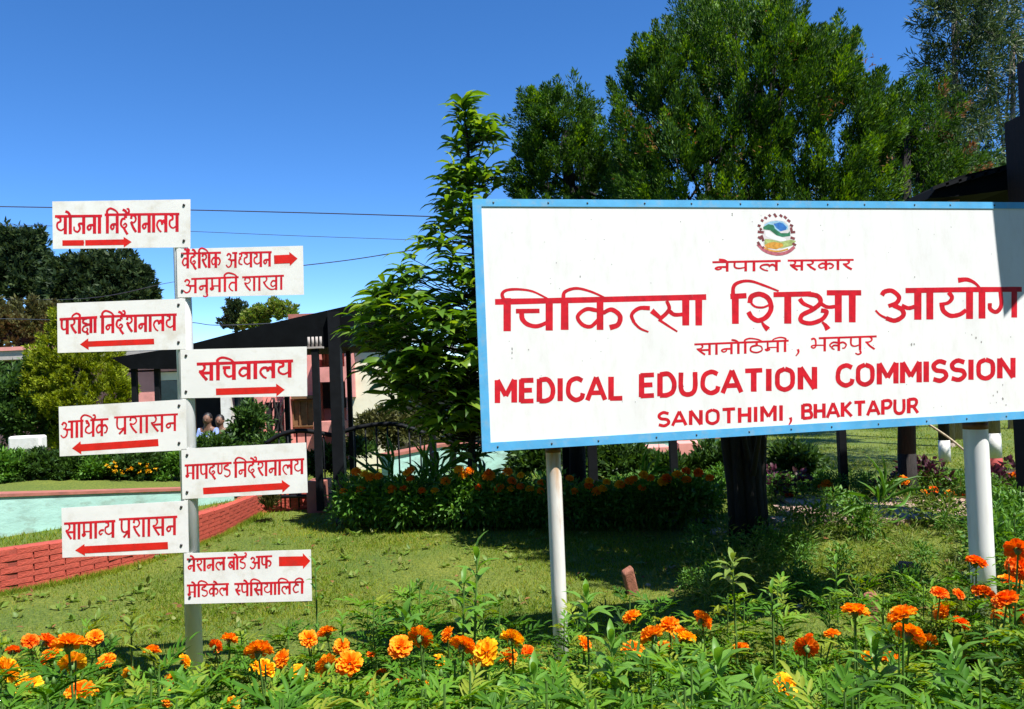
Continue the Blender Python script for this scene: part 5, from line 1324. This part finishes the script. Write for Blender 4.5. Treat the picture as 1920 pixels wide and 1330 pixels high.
for px, py, s, c in FL:
    Y = min(3.25, max(2.15, 112 / s)) + rnd.uniform(-.08, .08)
    if 1830 - 25 < px < 1870 and py < 1150: Y = 3.4
    FY[(px, py)] = Y
    q = P(px, py, Y); r = s * Y / FPX / 2 * 1.0
    r = min(max(r * 1.1, .019), .052)
    z = next(zz for zz in ZN if zz[0] <= px < zz[1])[2]
    grp = zc[(z, c)]; i = grp.index((px, py))
    sz = 'large' if s > 38 else ('small' if s < 25 else 'middling')
    lb = '%s %s marigold %s%s' % (sz, CW[c], z, '' if len(grp) == 1 else ', %s from left' % ORD[i])
    tilt = (.55 + rnd.uniform(-.5, .6), rnd.uniform(-.45, .45))
    plant(q[0] + rnd.uniform(-.03, .03), Y + .05, max(.15, q[2] - .08), lb, 'marigolds in bloom in the front bed', [(q[0], q[1], q[2], r, c, tilt)], nl=12)
# leafy plants without bloom filling the bed
TOPX = [-200, 0, 150, 300, 420, 600, 700, 820, 900, 960, 1010, 1060, 1110, 1180, 1250, 1330, 1380, 1450, 1550, 1700, 1800, 1860, 1920, 2300]
TOPY = [1215, 1208, 1200, 1202, 1192, 1165, 1135, 1105, 1110, 1175, 1188, 1125, 1100, 1125, 1150, 1135, 1100, 1095, 1098, 1085, 1050, 1000, 940, 930]
cnt = 0
for r_ in range(10):
    Y = 1.75 + r_ * .19
    xs_ = np.arange(-.70 * Y - .1, .70 * Y + .15, .165)
    for X in xs_:
        x = X + rnd.uniform(-.06, .06); y = Y + rnd.uniform(-.08, .08)
        px = 960 + FPX * x / y
        top = np.interp(px, TOPX, TOPY) + rnd.uniform(-16, 36) + (3.3 - y) * 14
        for fx, fy, fs, fc in FL:
            if abs(fx - px) < (44 if fs > 30 else 30) and y < FY[(fx, fy)] - .02: top = max(top, fy + 26)
        if abs(px - 362) < 26: top = max(top, rnd.uniform(1235, 1310))
        if abs(px - 1045) < 18: top = max(top, 1172)
        top = min(top, 1330 + (2.6 - y) * 120)
        zt = P(px, top, y)[2]
        h = min(.78, max(.2, zt))
        if abs(x + 1.59) < .16 and y > 3.2: continue
        if px < 620 and y > 2.9 and rnd.random() < .35: continue
        plant(x, y, h, 'leafy green plant without bloom in the dense front bed', 'leafy plants filling the front bed', nl=22, fol=.125, nm='leafy_plant', cat='plant')
        cnt += 1
        if rnd.random() < .4:
            bt_ = bpy.data.objects[-1] if False else last_plant[0]
            q = link('bud', cal, bt_); q.location = (rnd.uniform(-.03, .03), rnd.uniform(-.03, .03), h * 1.02); q.scale = (.014, .014, .02); q.rotation_euler = (math.pi, 0, 0)
        if cnt > 290: break
# individual tall shoots
def shoot(px, py, Y, lb, n, L, base_py, mat='tall_leaf', cat='plant', lean=0, el=.5, W=.26):
    q = P(px, py, Y); 
    t = thing('leafy_shoot', lb, cat, (q[0] - lean, Y, .02))
    z1 = q[2] - .02
    MB().tube([(q[0] - lean, Y, .02), (q[0] - lean * .4, Y, z1 * .55), (q[0], Y, z1 * .93)], [.006, .005, .003], 7, False).build('stem', M['stem'], t, True)
    me = cloud('leaf', np.zeros((1, 3)), np.array([[1., 0, 0]]), np.array([[0, 0, 1.]]), np.array([1.]), np.array([W]), T_DROOP, M[mat], True)
    zb = P(px, base_py, Y)[2]
    az = 0
    for k in range(n):
        u = k / (n - 1); z = zb + (z1 * .94 - zb) * u
        az += math.pi / 2 + (.0 if k % 2 else .25) if k % 2 == 0 else math.pi
        x = np.interp(z / z1, [0, .55, .93], [-lean, -.4 * lean, 0])
        put_leaf(t, me, (x + lean, 0, z - .02), az, el + .75 * u ** 3 + rnd.uniform(-.15, .15), L * (1.05 - .35 * u) * rnd.uniform(.85, 1.15))
    return t
shoot(893, 1003, 2.9, 'tall bright green shoot standing over the lawn left of the billboard leg', 13, .12, 1170, lean=.06)
shoot(868, 1060, 2.8, 'shorter bright shoot beside the tall one', 11, .12, 1190, lean=.04)
shoot(1372, 1022, 3.2, 'tall pale green shoot against the dark conifer shade', 12, .105, 1100, W=.3, el=.3, mat='weed')
shoot(1098, 1090, 3.0, 'leafy shoot just right of the billboard left leg', 12, .12, 1180, W=.3)
shoot(1445, 1080, 3.1, 'small slender shoot right of the pale green one', 8, .07, 1160)
shoot(245, 1150, 3.2, 'light green weed shoot on the lawn edge left of the signpost', 10, .10, 1200, mat='weed')
shoot(590, 1035, 3.5, 'thin weed shoot touching the lowest right plate', 9, .07, 1190, mat='mid_leaf')
shoot(640, 1140, 3.3, 'short leafy shoot between the signpost and the tall shoot', 9, .09, 1200)
shoot(1565, 1030, 3.9, 'bright green shoot among the weeds behind the large bloom', 9, .09, 1120)
shoot(760, 1130, 3.1, 'broad leaved bluish green sprig on the lawn edge', 8, .11, 1180, mat='mid_leaf', W=.4)
BLW = ['below the dark trunk, tallest of its kind', 'below the dark trunk, in front of the tallest one', 'under the large orange bloom near the bricks', 'just left of the billboard left leg foot', 'right of the one below the dark trunk', 'right of the billboard left leg beside its leafy shoot', 'just left of the thick leg foot', '', 'at the bottom edge left of the billboard left leg', 'at the bottom edge below the large bloom', 'right of the signpost foot among orange blooms', 'left of the signpost foot', 'at the bottom edge toward the right corner', 'at the bottom edge under the cluster of orange blooms']
for bi, (px, py, L) in enumerate(((1345, 1215, .15), (1322, 1270, .17), (1640, 1190, .13), (1000, 1240, .12), (1420, 1250, .12), (1145, 1170, .12), (1790, 1190, .13), (60, 1190, .0), (940, 1290, .14), (1640, 1300, .15), (560, 1260, .12), (330, 1250, .12), (1770, 1290, .15), (1235, 1290, .13))):
    if L: shoot(px, py, 2.45, 'broad leafed bright green plant ' + BLW[bi], 12, L, py + 120, group if False else 'tall_leaf', W=.27)['group'] = 'broad leafed plants among the marigolds'

# ------------------------------------------------------------------ middle beds (small in the picture)
def tuft_mesh(seed, mat, n=130, L=.09, W=.022, tm=T_LANCE, wide=.5):
    g = np.random.default_rng(seed)
    d = norm(g.normal(size=(n, 3)) + [0, 0, .5]); u = g.random(n) ** .6
    pos = d * [wide, wide, 1] * u[:, None] * .5 + [0, 0, .48]
    pos[:, 2] = np.clip(pos[:, 2], .02, 1)
    return cloud('foliage', pos, d + g.normal(size=(n, 3)) * .5, g.normal(size=(n, 3)) + [0, 0, 1], np.full(n, L) * (.6 + .8 * g.random(n)) / .45, np.full(n, W) / .45, tm, M[mat], True)
TF = {'mid': [tuft_mesh(s, 'mid_leaf', 420, .055, .021, wide=.95) for s in range(4)], 'col': [tuft_mesh(s + 9, 'coleus', 90, .09, .045, wide=.8) for s in range(2)], 'weed': [tuft_mesh(s + 19, 'weed', 70, .10, .014, wide=1.0) for s in range(3)], 'spike': [tuft_mesh(s + 29, 'mid_leaf', 26, .34, .028, T_DROOP, .2) for s in range(2)]}
def small(px, py, kind, h, nm, lb, cat, grp, blooms=(), Y=None):
    g = G(px, py) if Y is None else np.array([P(px, py, Y)[0], Y, 0])
    t = thing(nm, lb, cat, (g[0], g[1], 0), grp)
    o = link('foliage', rnd.choice(TF[kind]), t); o.scale = (h, h, h); o.rotation_euler = (0, 0, rnd.uniform(0, 6)); o['kind'] = 'stuff'
    for (bx, by, s, c) in blooms:
        q = P(bx, by, g[1] - .12); r = max(.036, 1.15 * s * g[1] / FPX / 2)
        b = link('bloom', rnd.choice(BL[c]), t); b.location = Vector(q) - t.location; b.scale = (r, r, r); b.rotation_euler = (.5, rnd.uniform(-.3, .3), 0)
    return t
MBF = [(668, 885, 16, 'orange'), (685, 890, 14, 'yellow'), (770, 882, 14, 'orange'), (762, 888, 12, 'yellow'), (868, 893, 14, 'yellow'), (917, 893, 20, 'orange'), (952, 885, 16, 'orange'), (960, 902, 14, 'deep'), (977, 892, 11, 'yellow'), (933, 918, 10, 'orange'), (1015, 905, 12, 'orange'), (1105, 902, 10, 'yellow'),
       (1130, 917, 14, 'yellow'), (1165, 910, 12, 'deep'), (1180, 903, 14, 'orange'), (1207, 892, 16, 'yellow'), (1243, 904, 17, 'yellow'), (1287, 900, 15, 'orange'),
       (1550, 908, 17, 'orange'), (1541, 915, 13, 'deep'), (1480, 930, 14, 'deep'), (1626, 926, 15, 'yellow'), (1693, 901, 18, 'orange'), (1734, 925, 15, 'orange'), (1750, 919, 15, 'deep'), (1782, 927, 17, 'orange'), (1805, 930, 12, 'deep'), (1899, 889, 13, 'orange'), (1904, 972, 20, 'deep')]
for i in range(34):
    MBF.append((int(650 + 20.6 * i + rnd.uniform(-7, 7)), rnd.uniform(880, 922), rnd.choice([10, 12, 14, 16]), rnd.choice(['orange', 'orange', 'yellow', 'deep'])))
mz_ = sorted(MBF)
for i, (px, py, s, c) in enumerate(mz_):
    if px < 1400: k, w_, yb = i, 'in the shaded bed', 992
    else: k, w_, yb = i, 'in the bed beyond the paving', 935
    Y = G(px, yb)[1] - (0 if px < 1400 else -.1)
    h = P(px, py, Y)[2] - .02
    same = [m for m in mz_ if (m[0] < 1400) == (px < 1400) and m[3] == c]
    small(px + rnd.uniform(-4, 4), yb, 'mid', max(.3, h / .95), 'marigold_plant', 'distant %s marigold %s, %s of that colour' % (CW[c], w_, ORD[min(29, same.index((px, py, s, c)))]), 'marigold', 'distant marigolds in the middle beds', [(px, py, s, c)])
for i in range(64):
    px = 640 + 720 * (i / 64) + rnd.uniform(-8, 8)
    small(px, rnd.uniform(930, 978), 'mid', rnd.uniform(.28, .40), 'bed_plant', 'dark leafy bedding plant in the shaded bed behind the lawn', 'plant', 'bedding plants in the shaded bed')
for sw, (px, py, h) in zip(('at the trunk of the young tree, largest of its kind', 'just left of the largest one by the young tree', 'left of the dark conifer trunk', 'on rough ground before the paving', 'just right of the young tree trunk', 'near the arched gate foot'), ((820, 975, .62), (795, 970, .5), (1210, 975, .45), (1650, 1010, .42), (905, 985, .5), (740, 960, .55))):
    small(px, py, 'spike', h, 'arching_plant', 'strap leaved arching plant ' + sw, 'plant', 'strap leaved plants')
for i in range(30):
    px = 1430 + 500 * i / 30 + rnd.uniform(-8, 8)
    small(px, rnd.uniform(925, 945), 'mid', rnd.uniform(.18, .30), 'bed_plant', 'low leafy bedding plant beyond the paving at right', 'plant', 'bedding plants beyond the paving')
for i, (px, py, h) in enumerate(((1690, 935, .42), (1712, 930, .55), (1740, 930, .58), (1668, 935, .36), (1760, 935, .5), (1870, 940, .5), (1900, 935, .55), (1640, 940, .3), (1450, 940, .5), (1500, 938, .45), (1880, 935, .42))):
    small(px, py, 'col', h * .75, 'coleus_plant', 'purple leaved coleus plant beyond the paving', 'plant', 'purple leaved plants beyond the paving')
for i in range(90):
    px = rnd.uniform(1290, 1810); py = rnd.uniform(1030, 1160)
    small(px, py, rnd.choice(['weed', 'weed', 'weed', 'mid']), rnd.uniform(.12, .30), 'weed', 'low ragged weed on the rough ground around the clay bricks', 'weed', 'weeds around the clay bricks')
for i in range(34):
    px = rnd.uniform(1450, 1820); py = rnd.uniform(978, 1015)
    small(px, py, rnd.choice(['weed', 'weed', 'mid']), rnd.uniform(.2, .42), 'weed', 'thin dry weed standing before the paving', 'weed', 'weeds before the paving')
for i in range(20):
    px = rnd.uniform(1850, 1990); py = rnd.uniform(985, 1120)
    small(px, py, 'mid', rnd.uniform(.28, .46), 'bed_plant', 'leafy green plant at the right frame edge behind the thick leg', 'plant', 'leafy plants at the right frame edge')
